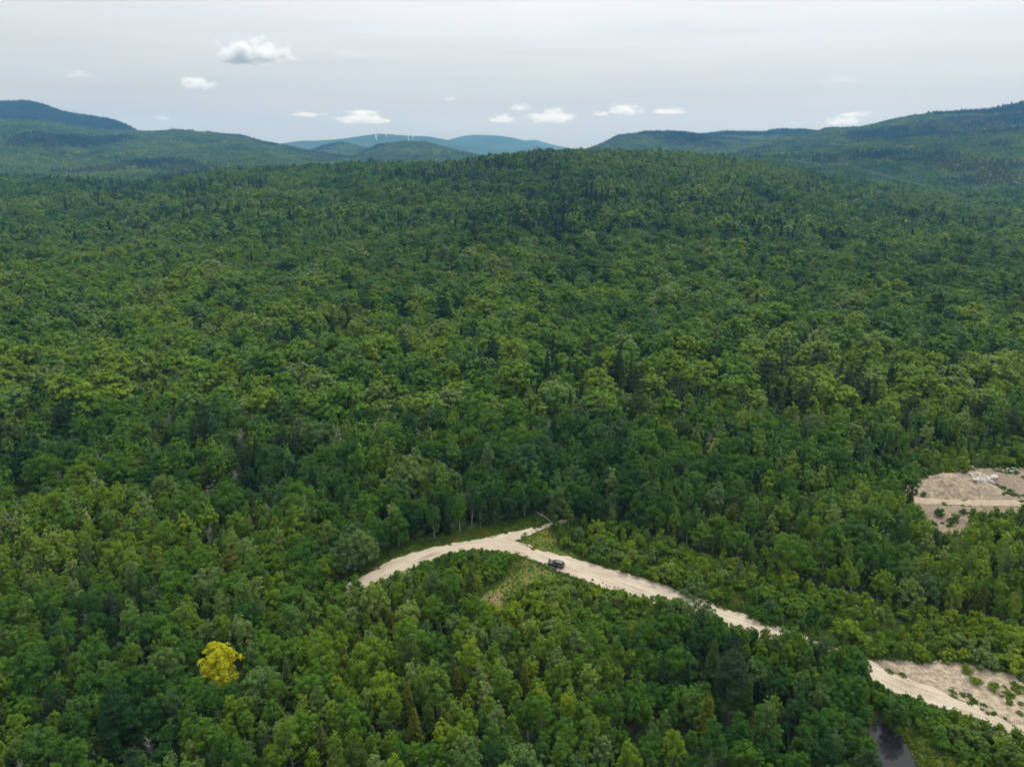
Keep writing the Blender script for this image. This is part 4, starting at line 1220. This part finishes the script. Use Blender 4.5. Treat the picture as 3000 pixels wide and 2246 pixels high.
# ---- dark estate car parked half on the verge
def build_car():
    fx, fy = at(1612, 1661); bx, by = at(1640, 1668.5)
    cx, cy_ = at(1629, 1657.5)
    ang = math.atan2(fy - by, fx - bx)
    t = thing('parked_car', 'black estate car parked at the edge of the gravel road beside a person', 'car', (cx, cy_, .09), ang)
    paint = plain_mat('black_paint', (.012, .013, .013), .22, spec=.6, coat=1.0)
    glass = plain_mat('dark_glass', (.008, .010, .012), .05, spec=.7)
    rubber = plain_mat('rubber', (.018, .018, .018), .85)
    alloy = plain_mat('alloy', (.45, .45, .46), .3, .9)
    lens = plain_mat('headlamp_lens', (.6, .62, .64), .1)
    red = plain_mat('red_lamp', (.42, .015, .012), .2)
    trim = plain_mat('black_trim', (.02, .02, .02), .6)
    silver = plain_mat('silver_rail', (.5, .5, .5), .35, .8)
    hazy = plain_mat('tinted_roof_glass', (.03, .045, .05), .06, spec=1.0, coat=1)
    # (x, half width, underside, shoulder, centre height)
    st = [(2.38, .62, .34, .62, .66), (2.30, .80, .26, .76, .80), (2.05, .90, .22, .88, .95), (1.6, .93, .22, .97, 1.05), (1.05, .935, .22, 1.02, 1.10),
          (.4, .935, .22, 1.04, 1.06), (-.6, .94, .22, 1.06, 1.08), (-1.5, .93, .24, 1.08, 1.10), (-2.0, .90, .28, 1.06, 1.10), (-2.28, .83, .34, 1.0, 1.04), (-2.36, .74, .42, .88, .9)]
    bm = bmesh.new(); rings = []
    for x, w, zb, zs, zc in st:
        rings.append([(x, -w * .86, zb), (x, -w, zb + .22), (x, -w * 1.0, (zb + zs) / 2 + .1), (x, -w * .95, zs), (x, -w * .55, zc), (x, 0, zc + .015), (x, w * .55, zc), (x, w * .95, zs), (x, w, (zb + zs) / 2 + .1), (x, w, zb + .22), (x, w * .86, zb)])
    loft(bm, rings)
    body = bm_obj('body', bm, [paint], t, True)
    # greenhouse: glass house with painted roof and pillars
    gh = [(1.02, .78, 1.08, .70, 1.10), (.42, .80, 1.06, .66, 1.50), (.1, .80, 1.06, .645, 1.60), (-.8, .80, 1.08, .64, 1.63), (-1.55, .79, 1.09, .62, 1.58), (-1.95, .76, 1.09, .60, 1.48), (-2.2, .74, 1.08, .70, 1.12)]
    bm = bmesh.new()
    loft(bm, [[(x, -w, z0), (x, -w2, z1), (x, w2, z1), (x, w, z0)] for x, w, z0, w2, z1 in gh])
    bm_obj('window', bm, [glass], t, False)
    bm = bmesh.new(); rf = []
    for x, w, z in ((.38, .665, 1.502), (.1, .66, 1.615), (-.8, .655, 1.65), (-1.55, .64, 1.60), (-2.02, .625, 1.505)):
        rf.append([(x, -w, z - .05), (x, -w * .97, z), (x, -w * .4, z + .025), (x, w * .4, z + .025), (x, w * .97, z), (x, w, z - .05)])
    loft(bm, rf)
    roof = bm_obj('roof', bm, [paint], t, True)
    for x0, x1 in ((-.05, -.62), (-.78, -1.3)):
        bm = bmesh.new(); zz = lambda x: np.interp(x, [-1.55, -.8, .1], [1.625, 1.675, 1.64]) + .006
        loft(bm, [[(x, -.42, zz(x)), (x, .42, zz(x)), (x, .42, zz(x) - .03), (x, -.42, zz(x) - .03)] for x in (x0, (x0 + x1) / 2, x1)])
        bm_obj('sunroof', bm, [hazy], roof)
    for s in (-1, 1):
        bm = bmesh.new(); add_tube(bm, [(.15, s * .60, 1.60), (.05, s * .60, 1.70), (-.8, s * .60, 1.73), (-1.6, s * .58, 1.68), (-1.7, s * .58, 1.60)], [.022] * 5, 6); bm_obj('roof_rail', bm, [silver], roof)
        bm = bmesh.new()
        for xa, za, xb, zb in ((1.0, 1.09, .36, 1.50), (-.12, 1.07, -.2, 1.60), (-1.15, 1.08, -1.22, 1.60), (-1.75, 1.08, -1.9, 1.52)):
            add_tube(bm, [(xa, s * .805, za), (xb, s * .665, zb)], [.045, .04], 4)
        bm_obj('pillar', bm, [paint], t)
        for x0, x1 in ((.78, -.16), (-.2, -1.2)):
            bm = bmesh.new(); add_box(bm, ((x0 + x1) / 2, s * .936, .68), (abs(x0 - x1) - .02, .02, .62)); d = bm_obj('door', bm, [paint], t)
            bm = bmesh.new(); add_box(bm, (x1 + .16, s * .955, .92), (.2, .03, .035)); bm_obj('handle', bm, [trim], d)
        bm = bmesh.new(); add_box(bm, (.72, s * 1.02, 1.12), (.14, .2, .13)); bm_obj('wing_mirror', bm, [paint], t)
        bm = bmesh.new(); add_box(bm, (2.2, s * .66, .72), (.26, .34, .13), Matrix.Rotation(-s * .5, 3, 'Z')); bm_obj('headlight', bm, [lens], t)
        bm = bmesh.new(); add_box(bm, (-2.24, s * .70, .93), (.22, .3, .2), Matrix.Rotation(s * .4, 3, 'Z')); bm_obj('taillight', bm, [red], t)
        for x in (1.42, -1.38):
            bm = bmesh.new(); rs = []
            for y, r in ((.80, .27), (.80, .335), (.84, .36), (.96, .36), (.985, .335), (.985, .25)):
                rs.append([(x + r * math.cos(q), s * y, .36 + r * math.sin(q)) for q in np.linspace(0, 2 * math.pi, 22)[:-1]])
            loft(bm, rs, False); w = bm_obj('wheel', bm, [rubber], t, True)
            bm = bmesh.new(); 
            for k in range(5):
                q = k * 2 * math.pi / 5; add_box(bm, (x + .12 * math.cos(q), s * .955, .36 + .12 * math.sin(q)), (.25, .03, .06), Matrix.Rotation(-q, 3, 'Y'))
            loft(bm, [[(x + .255 * math.cos(q), s * y, .36 + .255 * math.sin(q)) for q in np.linspace(0, 2 * math.pi, 22)[:-1]] for y in (.90, .975)], False)
            bm_obj('rim', bm, [alloy], w)
    bm = bmesh.new(); add_box(bm, (2.36, 0, .56), (.08, .9, .2)); bm_obj('grille', bm, [trim], t)
    bm = bmesh.new(); add_box(bm, (-2.36, 0, .50), (.12, 1.5, .16)); bm_obj('bumper', bm, [trim], t)
    bm = bmesh.new(); add_box(bm, (-2.39, 0, .80), (.03, .46, .11)); bm_obj('number_plate', bm, [plain_mat('plate', (.7, .7, .68), .5)], t)
    return t


def skin_obj(name, pts, edges, radii, mat, parent, root=0, levels=2):
    me = bpy.data.meshes.new(name); me.from_pydata([tuple(p) for p in pts], edges, []); me.update()
    o = link(name, me, parent); me.materials.append(mat)
    m = o.modifiers.new('skin', 'SKIN'); m.use_smooth_shade = True
    for i, r in enumerate(radii):
        r = (r, r) if np.isscalar(r) else r
        me.skin_vertices[0].data[i].radius = r
    me.skin_vertices[0].data[root].use_root = True
    s = o.modifiers.new('smooth', 'SUBSURF'); s.levels = levels; s.render_levels = levels
    return o


def build_person():
    x, y = at(1609.3, 1650.2)
    t = thing('person', 'person in maroon top and dark trousers standing at the front of the black car', 'person', (x, y, .09), math.pi * .93)
    skin = plain_mat('skin', (.38, .24, .17), .6); maroon = plain_mat('maroon_cloth', (.10, .025, .028), .9); dark = plain_mat('dark_denim', (.02, .022, .03), .9); hair = plain_mat('dark_hair', (.02, .014, .01), .7)
    P = [(0, 0, .93), (0, .0, 1.12), (0, 0, 1.32), (0, 0, 1.45), (0, .01, 1.52), (0, .015, 1.60), (0, .015, 1.70)]
    E = [(0, 1), (1, 2), (2, 3), (3, 4), (4, 5), (5, 6)]; Rd = [(.15, .10), (.135, .095), (.155, .105), (.075, .07), (.055, .055), (.075, .09), (.07, .085)]
    for s in (-1, 1):
        b = len(P)
        P += [(s * .095, 0, .84), (s * .105, .01, .50), (s * .11, -.02, .10), (s * .12, .11, .04)]; E += [(0, b), (b, b + 1), (b + 1, b + 2), (b + 2, b + 3)]; Rd += [.085, .06, .042, .035]
        b = len(P)
        # arms raised to chest, holding a controller in front
        P += [(s * .19, 0, 1.38), (s * .24, .02, 1.12), (s * .11, .24, 1.16), (s * .06, .31, 1.18)]; E += [(2, b), (b, b + 1), (b + 1, b + 2), (b + 2, b + 3)]; Rd += [.055, .043, .03, .026]
        h = b + 3
        for k in range(4):
            q = len(P); ox = s * (.045 - .02 * k); ln = (.055, .062, .058, .045)[k]
            P += [(ox * .8 + s * .02, .335, 1.19 + .004 * k), (ox * .7, .335 + ln * .6, 1.185), (ox * .55, .335 + ln, 1.165)]; E += [(h, q), (q, q + 1), (q + 1, q + 2)]; Rd += [.010, .009, .008]
        q = len(P); P += [(s * .035, .32, 1.215), (s * .015, .35, 1.225)]; E += [(h, q), (q, q + 1)]; Rd += [.011, .009]
    body = skin_obj('body', P, E, Rd, skin, t)
    skin_obj('shirt', [(0, 0, .92), (0, 0, 1.12), (0, 0, 1.33), (0, 0, 1.44)] + [v for s in (-1, 1) for v in ((s * .19, 0, 1.385), (s * .24, .02, 1.13), (s * .15, .19, 1.15))],
             [(0, 1), (1, 2), (2, 3), (2, 4), (4, 5), (5, 6), (2, 7), (7, 8), (8, 9)], [(.17, .12), (.155, .115), (.172, .122), (.085, .08), .07, .058, .045, .07, .058, .045], maroon, t)
    skin_obj('trousers', [(0, 0, .96), (0, 0, .90)] + [v for s in (-1, 1) for v in ((s * .095, 0, .82), (s * .105, .01, .50), (s * .11, -.02, .10))],
             [(0, 1), (1, 2), (2, 3), (3, 4), (1, 5), (5, 6), (6, 7)], [(.155, .115), (.165, .12), .10, .075, .06, .10, .075, .06], dark, t, 1)
    skin_obj('hair', [(0, -.03, 1.66), (0, -.012, 1.735), (0, .03, 1.755)], [(0, 1), (1, 2)], [(.078, .07), (.072, .08), (.05, .05)], hair, t)
    for s in (-1, 1): skin_obj('shoe', [(s * .11, -.05, .05), (s * .115, .06, .045), (s * .12, .15, .035)], [(0, 1), (1, 2)], [.055, .05, .04], hair, t)
    bm = bmesh.new()
    bmesh.ops.create_uvsphere(bm, u_segments=8, v_segments=6, radius=.013, matrix=Matrix.Translation((-.028, .098, 1.665))); bmesh.ops.create_uvsphere(bm, u_segments=8, v_segments=6, radius=.013, matrix=Matrix.Translation((.028, .098, 1.665)))
    add_box(bm, (0, .108, 1.635), (.026, .035, .045)); add_box(bm, (0, .094, 1.595), (.05, .015, .012))
    bm_obj('face', bm, [plain_mat('face_features', (.2, .11, .08), .6)], t)


build_car(); build_person()


# ---- stones of the pit
def rock_mesh(name, seed, mat, flat=.7):
    rng = np.random.default_rng(seed); bm = bmesh.new(); bmesh.ops.create_icosphere(bm, subdivisions=3, radius=1)
    pl = [(unit(rng.normal(0, 1, 3)), rng.uniform(.55, .9)) for _ in range(9)]
    for v in bm.verts:
        p = np.array(v.co)
        for n, d in pl:
            k = p @ n
            if k > d: p = p - n * (k - d) * .85
        p = p * (1 + .06 * rng.normal()) * np.array([1.15, .9, flat]); v.co = p
    me = bpy.data.meshes.new(name); bm.to_mesh(me); bm.free(); me.materials.append(mat); return me


STONE = [plain_mat('pale_granite', (.50, .47, .43), .9, noise=(3, (.34, .31, .28))), plain_mat('rusty_granite', (.42, .27, .18), .9, noise=(3, (.3, .2, .14))), plain_mat('grey_granite', (.34, .325, .31), .9, noise=(4, (.22, .21, .2)))]
bo = link('boulder', rock_mesh('boulder', 4, STONE[0], .72), label='large pale rounded boulder alone beside the rubble heap in the sandy pit', category='boulder')
bo.scale = (1.55, 1.25, 1.2); bo.location = (*at(2912, 1400), .45); bo.rotation_euler = (.1, .15, .5)


def build_mound():
    # bank of dug sand behind the track
    n = 56; U, Vv = np.meshgrid(np.linspace(-1, 1, n), np.linspace(-1, 1, n)); cx, cy_ = at(2790, 1425)
    x = U * 15.5; y = Vv * 8.5
    r = np.hypot(U, Vv); h = np.clip(1 - r ** 2, 0, None) ** 1.1 * 3.6 * (.35 + 1.3 * fbm(x / 4, y / 4, 61, 4)) + (fbm(x / 1.6, y / 1.6, 63, 3) - .5) * .7 * (r < .97) - .12
    i = np.arange(n * n).reshape(n, n); f = np.stack([i[:-1, :-1], i[:-1, 1:], i[1:, 1:], i[1:, :-1]], -1).reshape(-1, 4)
    one = np.ones(n * n)
    link('terrain_mound', mesh_np('terrain_mound', np.stack([x.ravel() + cx, y.ravel() + cy_, h.ravel()], -1), f, [GROUND], smooth=True, attrs=[('bare', 'POINT', one), ('grassy', 'POINT', one * 0), ('stony', 'POINT', one), ('rocky', 'POINT', one * .55)]), kind='structure')
    return cx, cy_


MC = build_mound()


def mound_h(x, y):
    u, v = (x - MC[0]) / 15.5, (y - MC[1]) / 8.5; r2 = u * u + v * v
    if r2 >= 1: return 0.
    X_, Y_ = np.array([x - MC[0]]), np.array([y - MC[1]])
    return max(0., float((1 - r2) ** 1.1 * 3.6 * (.35 + 1.3 * fbm(X_ / 4, Y_ / 4, 61, 4)[0]) - .12))


RK = [rock_mesh('rock', 20 + i, STONE[(0, 0, 1, 2, 0, 2)[i]], (.6, .75, .65, .7, .8, .6)[i]) for i in range(6)]
rr_ = random.Random(8)
names_ = ['pale', 'pale', 'rusty', 'grey', 'pale', 'grey']
for i in range(64):
    if i < 40: px, py = rr_.gauss(2874, 15), rr_.gauss(1408, 9); s = rr_.uniform(.5, 1.25); where = 'in the rubble heap beside the large boulder'
    elif i < 50: px, py = rr_.uniform(2930, 2995), rr_.gauss(1376, 4); s = rr_.uniform(.25, .6); where = 'in the row of stones along the back of the pit'
    elif i < 57: px, py = rr_.uniform(2825, 2850), rr_.gauss(1376, 6); s = rr_.uniform(.35, .7); where = 'among stones at the top of the sand mound'
    else: px, py = rr_.uniform(592, 640), rr_.uniform(1400, 1445); s = rr_.uniform(.4, 1.0); where = 'among stones showing through the forest'
    x, y = at(px, py); k = i % 6
    o = link('rock', RK[k]); o.location = (x, y, mound_h(x, y) + s * .25 + (.5 * rr_.random() if i < 25 else 0)); o.scale = (s, s, s); o.rotation_euler = (rr_.gauss(0, .2), rr_.gauss(0, .2), rr_.uniform(0, 6))
    big = 'large' if s > .75 else 'mid-sized' if s > .5 else 'small'
    o['label'] = f'{big} {names_[k]} rock {where}'; o['category'] = 'rock'; o['group'] = 'rocks ' + where


def build_rubble():
    k = 2600; rng = np.random.default_rng(3); g = Geo(); base = rock_mesh('pebble', 9, STONE[2]); 
    bm = bmesh.new(); bmesh.ops.create_icosphere(bm, subdivisions=1, radius=1); V0 = np.array([v.co for v in bm.verts]); F0 = np.array([[v.index for v in f.verts] for f in bm.faces]); bm.free()
    bpy.data.meshes.remove(base)
    n = 0
    while n < k:
        if rng.random() < .55: px, py = rng.uniform(2670, 3010), rng.uniform(1372, 1455); P = A_PIT
        else: px, py = rng.uniform(2510, 3010), rng.uniform(1925, 2040); P = A_VERGE
        x, y = at(px, py)
        if not inside(P, [x], [y])[0]: continue
        if P is A_PIT and rng.random() > np.exp(-((px - 2830) / 90) ** 2) + .12: n += 1; continue
        if P is A_VERGE and rng.random() > vnoise(x / 5, y / 5, 8) ** 2 * 1.6: n += 1; continue
        s = rng.uniform(.06, .2) * (1.5 if rng.random() < .12 else 1)
        z = mound_h(x, y) if P is A_PIT else float(relief(np.array([x]), np.array([y]))[0])
        g.add(V0 * np.array([s * 1.2, s, s * .7]) * (1 + .2 * rng.normal(0, 1, (len(V0), 1))) + np.array([x, y, z + s * .2]), F0, int(rng.integers(3))); n += 1
    link('rubble', g.mesh('rubble', STONE), kind='stuff', label='loose small stones scattered over the sandy pit and verge', category='rubble')


build_rubble()


# ---- leaning dead trunk over the mouth of the side track
def build_log():
    a, b = at(1618, 1533), at(1566, 1507)
    t = thing('fallen_tree', 'pale bare dead tree fallen across the mouth of the side track', 'fallen tree', (a[0], a[1], 0))
    d = np.array([b[0] - a[0], b[1] - a[1], 0.]); L_ = np.linalg.norm(d)
    bm = bmesh.new(); add_tube(bm, [(0, 0, .25), tuple(d * .35 + np.array([0, .1, .9])), tuple(d * .7 + np.array([0, -.1, 1.2])), tuple(d * 1.0 + np.array([0, 0, 1.4]))], [.22, .19, .14, .05], 7); bm_obj('trunk', bm, [DEAD_WOOD], t, True)
    rng = np.random.default_rng(2)
    for i in range(16):
        s = d * rng.uniform(.3, .95) + np.array([0, 0, 1.1]); e = s + np.array([rng.uniform(-1.2, 1.2), rng.uniform(-1.2, 1.2), rng.uniform(-.2, 1.1)])
        bm = bmesh.new(); add_tube(bm, [s, (s + e) / 2 + rng.normal(0, .1, 3), e], [.05, .035, .012], 4); bm_obj('branch', bm, [DEAD_WOOD], t)


build_log()

# ---- wind turbines on the blue ridge
WHITE = plain_mat('turbine_white', (.80, .81, .82), .45)


def build_turbines():
    bm = bmesh.new(); add_tube(bm, [(0, 0, -12), (0, 0, 40), (0, 0, 83)], [3.2, 2.6, 2.0], 12); me_t = bpy.data.meshes.new('tower'); bm.to_mesh(me_t); bm.free(); me_t.materials.append(WHITE)
    bm = bmesh.new(); loft(bm, [[(sx * w, y, 85 + sz * h) for sx, sz in ((-1, -1), (1, -1), (1, 1), (-1, 1))] for y, w, h in ((-4.5, 1.4, 1.5), (-3, 1.9, 1.9), (5, 1.8, 1.8), (6.5, 1.2, 1.3))]); me_n = bpy.data.meshes.new('nacelle'); bm.to_mesh(me_n); bm.free(); me_n.materials.append(WHITE)
    bm = bmesh.new(); loft(bm, [[(r * math.cos(q), y, r * math.sin(q)) for q in np.linspace(0, 6.283, 13)[:-1]] for y, r in ((0, 1.7), (-1.4, 1.5), (-2.6, .4))]); me_h = bpy.data.meshes.new('hub'); bm.to_mesh(me_h); bm.free(); me_h.materials.append(WHITE)
    bm = bmesh.new()
    loft(bm, [[(c * x, .18 * c * yy - .9, z) for x, yy in ((-.35, 0), (0, -.5), (.65, 0), (0, .5))] for z, c in ((0, 1.8), (4, 2.4), (10, 4.2), (25, 3.0), (40, 2.0), (49, .8))]); me_b = bpy.data.meshes.new('blade'); bm.to_mesh(me_b); bm.free(); me_b.materials.append(WHITE)
    L_ = [(1098.6, 382.5, 9050, 4, -6), (1102.2, 388.5, 8450, 12, 3), (1104.6, 382, 9400, 25, 18), (1108.5, 387, 9300, 40, 34), (1129.3, 379, 9000, 2, 80), (1151.5, 382.5, 9150, -52, 20), (1160.2, 382.5, 9100, 0, -10), (1195.8, 395.2, 8700, 60, 5), (1209, 384.4, 8800, 3, 8), (1125, 392, 9700, 30, 60), (1150.5, 387, 9800, -30, 75)]
    lab = ['tallest wind turbine of the cluster at the end of the ridge', 'wind turbine with the lowest foot in the ridge-end cluster', 'wind turbine half hidden between the two tallest of the ridge-end cluster', 'shorter wind turbine trailing the ridge-end cluster',
           'lone wind turbine with one blade straight up, standing between the two clusters', 'wind turbine with a V of blades beside the middle pair', 'wind turbine of the middle pair with one blade straight up', 'low wind turbine sunk behind the ridge with blades in a wide V', 'wind turbine farthest along the ridge with blades in a clean Y', 'distant wind turbine mostly hidden behind the ridge near the lone one', 'distant wind turbine of which little shows behind the middle pair']
    for (px, py, Y, rot, yaw), lb in zip(L_, lab):
        a, s = slope_az(px, py)
        yy = np.arange(7600., 10300., 25.); gap = np.abs(terrain(a * yy, yy) - (CAM_Z + s * yy - 85)) + np.abs(yy - Y) * .02
        Y = float(yy[gap.argmin()]); x = a * Y; zh = CAM_Z + s * Y
        t = thing('wind_turbine', lb, 'wind turbine', (x, Y, zh - 85), R(yaw), 'wind turbines on the far ridge')
        for nm, me in (('tower', me_t), ('nacelle', me_n)): link(nm, me, t)
        h = link('hub', me_h, t); h.location = (0, -5, 85)
        t.scale = (1.25, 1.25, 1.25); t.location.z = zh - 85 * 1.25
        for k in range(3):
            b = link('blade', me_b, h); b.rotation_euler = (0, R(rot + 120 * k), 0); b.location = (0, 0, 0)
    a, s = slope_az(1427, 396); Y = 10300
    x = a * Y; t = thing('radio_mast', 'thin radio mast standing on the second blue ridge', 'mast', (x, Y, float(terrain(np.array([x]), np.array([float(Y)]))[0])))
    bm = bmesh.new(); add_tube(bm, [(0, 0, -5), (0, 0, 48)], [1.6, .7], 4); bm_obj('lattice', bm, [DEAD_WOOD], t)
    bm = bmesh.new(); add_box(bm, (0, 0, 38), (3, 3, 3)); bm_obj('antenna', bm, [WHITE], t)


build_turbines()


# ---- power line across the right-hand valley
def build_line():
    steel = plain_mat('grey_weathered_poles', (.34, .33, .31), .7); wire = plain_mat('wire', (.5, .5, .5), .5, .5)
    pl = [(2300, 502, 2300, 'at the upper end of the line above the trees'), (2476, 511, 2150, 'standing at the grassy cleared strip'), (2717, 551, 1760, 'rising from the trees below the cleared strip'), (2963, 557, 1700, 'nearest the edge of the valley, far along the line'), (3300, 572, 1600, 'beyond the others')]
    tops = []
    for px, py, Y, w in pl:
        a, s = slope_az(px, py); x = a * Y; zt = CAM_Z + s * Y; g0 = float(terrain(np.array([x]), np.array([float(Y)]))[0]); zt = max(zt, g0 + 19)
        tops.append((x, Y, zt))
        if px > 3000: continue
        t = thing('power_pylon', 'grey two-legged power pylon ' + w, 'pylon', (x, Y, g0), R(20), 'pylons of the power line')
        H = zt - g0
        for sx in (-1, 1):
            bm = bmesh.new(); add_tube(bm, [(sx * 2.6, 0, -1), (sx * 2.6, 0, H)], [.42, .3], 6); bm_obj('leg', bm, [steel], t)
        bm = bmesh.new(); add_box(bm, (0, 0, H - 2), (15, .5, .5)); bm_obj('crossarm', bm, [steel], t)
        bm = bmesh.new(); add_tube(bm, [(-2.6, 0, H - 9), (2.6, 0, H - 3)], [.16, .16], 4); add_tube(bm, [(2.6, 0, H - 9), (-2.6, 0, H - 3)], [.16, .16], 4); bm_obj('brace', bm, [steel], t)
    for off, nm in ((-7, 'outer conductor on the hill side'), (0, 'middle conductor'), (7, 'outer conductor on the valley side')):
        bm = bmesh.new()
        for (x0, y0, z0), (x1, y1, z1) in zip(tops, tops[1:]):
            ox, oy = off * math.cos(R(20)), off * math.sin(R(20))
            P = [(x0 + (x1 - x0) * q + ox, y0 + (y1 - y0) * q + oy, z0 + (z1 - z0) * q - 2.6 - 16 * q * (1 - q)) for q in np.linspace(0, 1, 12)]
            add_tube(bm, P, [.09] * 12, 4)
        bm_obj('power_cable', bm, [wire], None, label='thin sagging power cable over the valley, ' + nm, category='power cable', group='cables of the power line')


build_line()


# ---- small cumulus clouds under the high veil
def cloud_mat():
    m, nt, N, L, out = new_mat('cloud_vapour')
    tc = N.new('ShaderNodeTexCoord'); sep = N.new('ShaderNodeSeparateXYZ'); L.new(tc.outputs['Object'], sep.inputs[0])
    def attr(nm):
        a = N.new('ShaderNodeAttribute'); a.attribute_type = 'OBJECT'; a.attribute_name = nm; return a.outputs['Fac']
    def math_(op, a, b, c=None):
        q = N.new('ShaderNodeMath'); q.operation = op
        for i, v in enumerate((a, b, c)):
            if v is None: continue
            if isinstance(v, (int, float)): q.inputs[i].default_value = v
            else: L.new(v, q.inputs[i])
        return q.outputs[0]
    # flat base: below the middle the body is squeezed
    zz = math_('MULTIPLY', sep.outputs['Z'], 1.0); neg = math_('MINIMUM', math_('ADD', zz, .35), 0.0)
    z2 = math_('ADD', math_('MULTIPLY', neg, 2.2), math_('MAXIMUM', math_('ADD', zz, .35), 0.0))
    cb = N.new('ShaderNodeCombineXYZ'); L.new(sep.outputs['X'], cb.inputs[0]); L.new(sep.outputs['Y'], cb.inputs[1]); L.new(math_('MULTIPLY', z2, .78), cb.inputs[2])
    ln = N.new('ShaderNodeVectorMath'); ln.operation = 'LENGTH'; L.new(cb.outputs[0], ln.inputs[0])
    off = N.new('ShaderNodeVectorMath'); off.operation = 'MULTIPLY_ADD'; L.new(tc.outputs['Object'], off.inputs[0]); off.inputs[1].default_value = (1.9, 1.5, 1.0)
    c3 = N.new('ShaderNodeCombineXYZ'); sd = attr('seed')
    for i in range(3): L.new(sd, c3.inputs[i])
    L.new(c3.outputs[0], off.inputs[2])
    nz = N.new('ShaderNodeTexNoise'); nz.inputs['Scale'].default_value = 1.5; nz.inputs['Detail'].default_value = 7; nz.inputs['Roughness'].default_value = .58; L.new(off.outputs[0], nz.inputs[0])
    v = math_('ADD', math_('SUBTRACT', .56, ln.outputs['Value']), math_('MULTIPLY', math_('SUBTRACT', nz.outputs[0], .47), 2.7))
    v = math_('MULTIPLY', v, attr('edge'))
    cl = N.new('ShaderNodeClamp'); L.new(v, cl.inputs[0])
    fade = N.new('ShaderNodeMapRange'); fade.inputs['From Min'].default_value = 1; fade.inputs['From Max'].default_value = .8; L.new(ln.outputs['Value'], fade.inputs[0])
    d = math_('MULTIPLY', math_('MULTIPLY', cl.outputs[0], attr('dens')), fade.outputs[0])
    pv = N.new('ShaderNodeVolumePrincipled'); pv.inputs['Color'].default_value = (.89, .91, .93, 1); pv.inputs['Anisotropy'].default_value = .25; L.new(d, pv.inputs['Density'])
    L.new(pv.outputs[0], out.inputs['Volume'])
    return m


def build_clouds():
    m = cloud_mat()
    C = [(745, 146, 235, 74, 9, 2.2, 'largest white cloud, highest of all, with a grey flat base'), (576, 240, 120, 40, 7, 2, 'bright white cloud below and beside the largest cloud'), (228, 214, 90, 28, 2, 1.2, 'faint small cloud alone over the long mountain slope'),
         (1060, 346, 185, 32, 7, 2, 'long white cloud floating just above the wind turbines'), (1062, 327, 140, 15, 2.2, 1.5, 'thin white streak of cloud above the long one near the turbines'), (1472, 346, 90, 26, 6, 2, 'small flat cloud over the gap of the blue ridge'),
         (1524, 314, 62, 20, 5, 2, 'tiny round cloud above the small flat one'), (1620, 338, 165, 44, 7, 2, 'ragged white cloud over the notch where the near hill begins'), (1832, 317, 118, 36, 8, 2, 'plump white cloud above the nearer wooded hill'),
         (1962, 325, 125, 20, 4, 1.6, 'flat trailing cloud beside the plump one'), (1762, 332, 58, 15, 4, 1.6, 'tiny flat cloud between the ragged and the plump clouds'), (2472, 352, 125, 30, 6, 1.8, 'low white cloud resting on the shoulder of the broad hill'),
         (2502, 333, 120, 15, 2.5, 1.4, 'thin cloud streak above the low one on the hill shoulder'), (1030, 153, 165, 32, 1.2, .9, 'grey wisp beside the largest cloud'), (2462, 228, 150, 36, 1.2, .9, 'grey ragged wisp high over the broad hill'),
         (475, 343, 55, 20, 2.2, 1.3, 'faint puff low over the saddle of the mountain slope'), (1320, 287, 60, 20, 1.5, 1.2, 'faint puff above the blue ridge'), (1200, 179, 55, 20, 1, 1, 'dim grey puff between the grey wisp and the turbines'), (900, 334, 120, 16, 2.5, 1.3, 'thin trail of cloud leading to the long one')]
    bmm = bmesh.new(); add_box(bmm, (0, 0, 0), (2, 2, 2)); me = bpy.data.meshes.new('cloud'); bmesh.ops.recalc_face_normals(bmm, faces=bmm.faces[:]); bmm.to_mesh(me); bmm.free(); me.materials.append(m)
    for i, (px, py, w, h, od, edge, lab) in enumerate(C):
        a, s = slope_az(px, py); Y = min((1500 - CAM_Z) / s, 30000)
        o = link('cloud', me, label=lab, category='cloud', group='small clouds under the grey veil')
        k = Y / FPX
        wx, wz = w * k / 2 * 1.12, h * k / 2 * 1.25
        o.location = (a * Y, Y, CAM_Z + s * Y); o.scale = (wx, wx * .75, wz)
        o['seed'] = 3.7 * i + 1; o['dens'] = od * (.75 if od > 8.5 else .27) / wz; o['edge'] = edge * .8


build_clouds()


# ---- the air
def build_haze():
    m, nt, N, L, out = new_mat('air')
    pv = N.new('ShaderNodeVolumePrincipled'); pv.inputs['Color'].default_value = (.19, .49, 1, 1); pv.inputs['Absorption Color'].default_value = (1, 1, 1, 1); pv.inputs['Density'].default_value = 7.0e-5; pv.inputs['Anisotropy'].default_value = .1
    L.new(pv.outputs[0], out.inputs['Volume'])
    bm = bmesh.new(); add_box(bm, (0, 0, 0), (1, 1, 1)); o = bm_obj('haze', bm, [m], None, kind='stuff', label='thin blue air over the valley fading the far hills', category='haze')
    top = max(float(terrain(*np.meshgrid(np.linspace(-13000, 13000, 300), np.linspace(50, 13000, 300))).max()), 560) + 60
    o.scale = (26400, 15900, top + 4); o.location = (0, 5450, (top - 4) / 2)


build_haze()
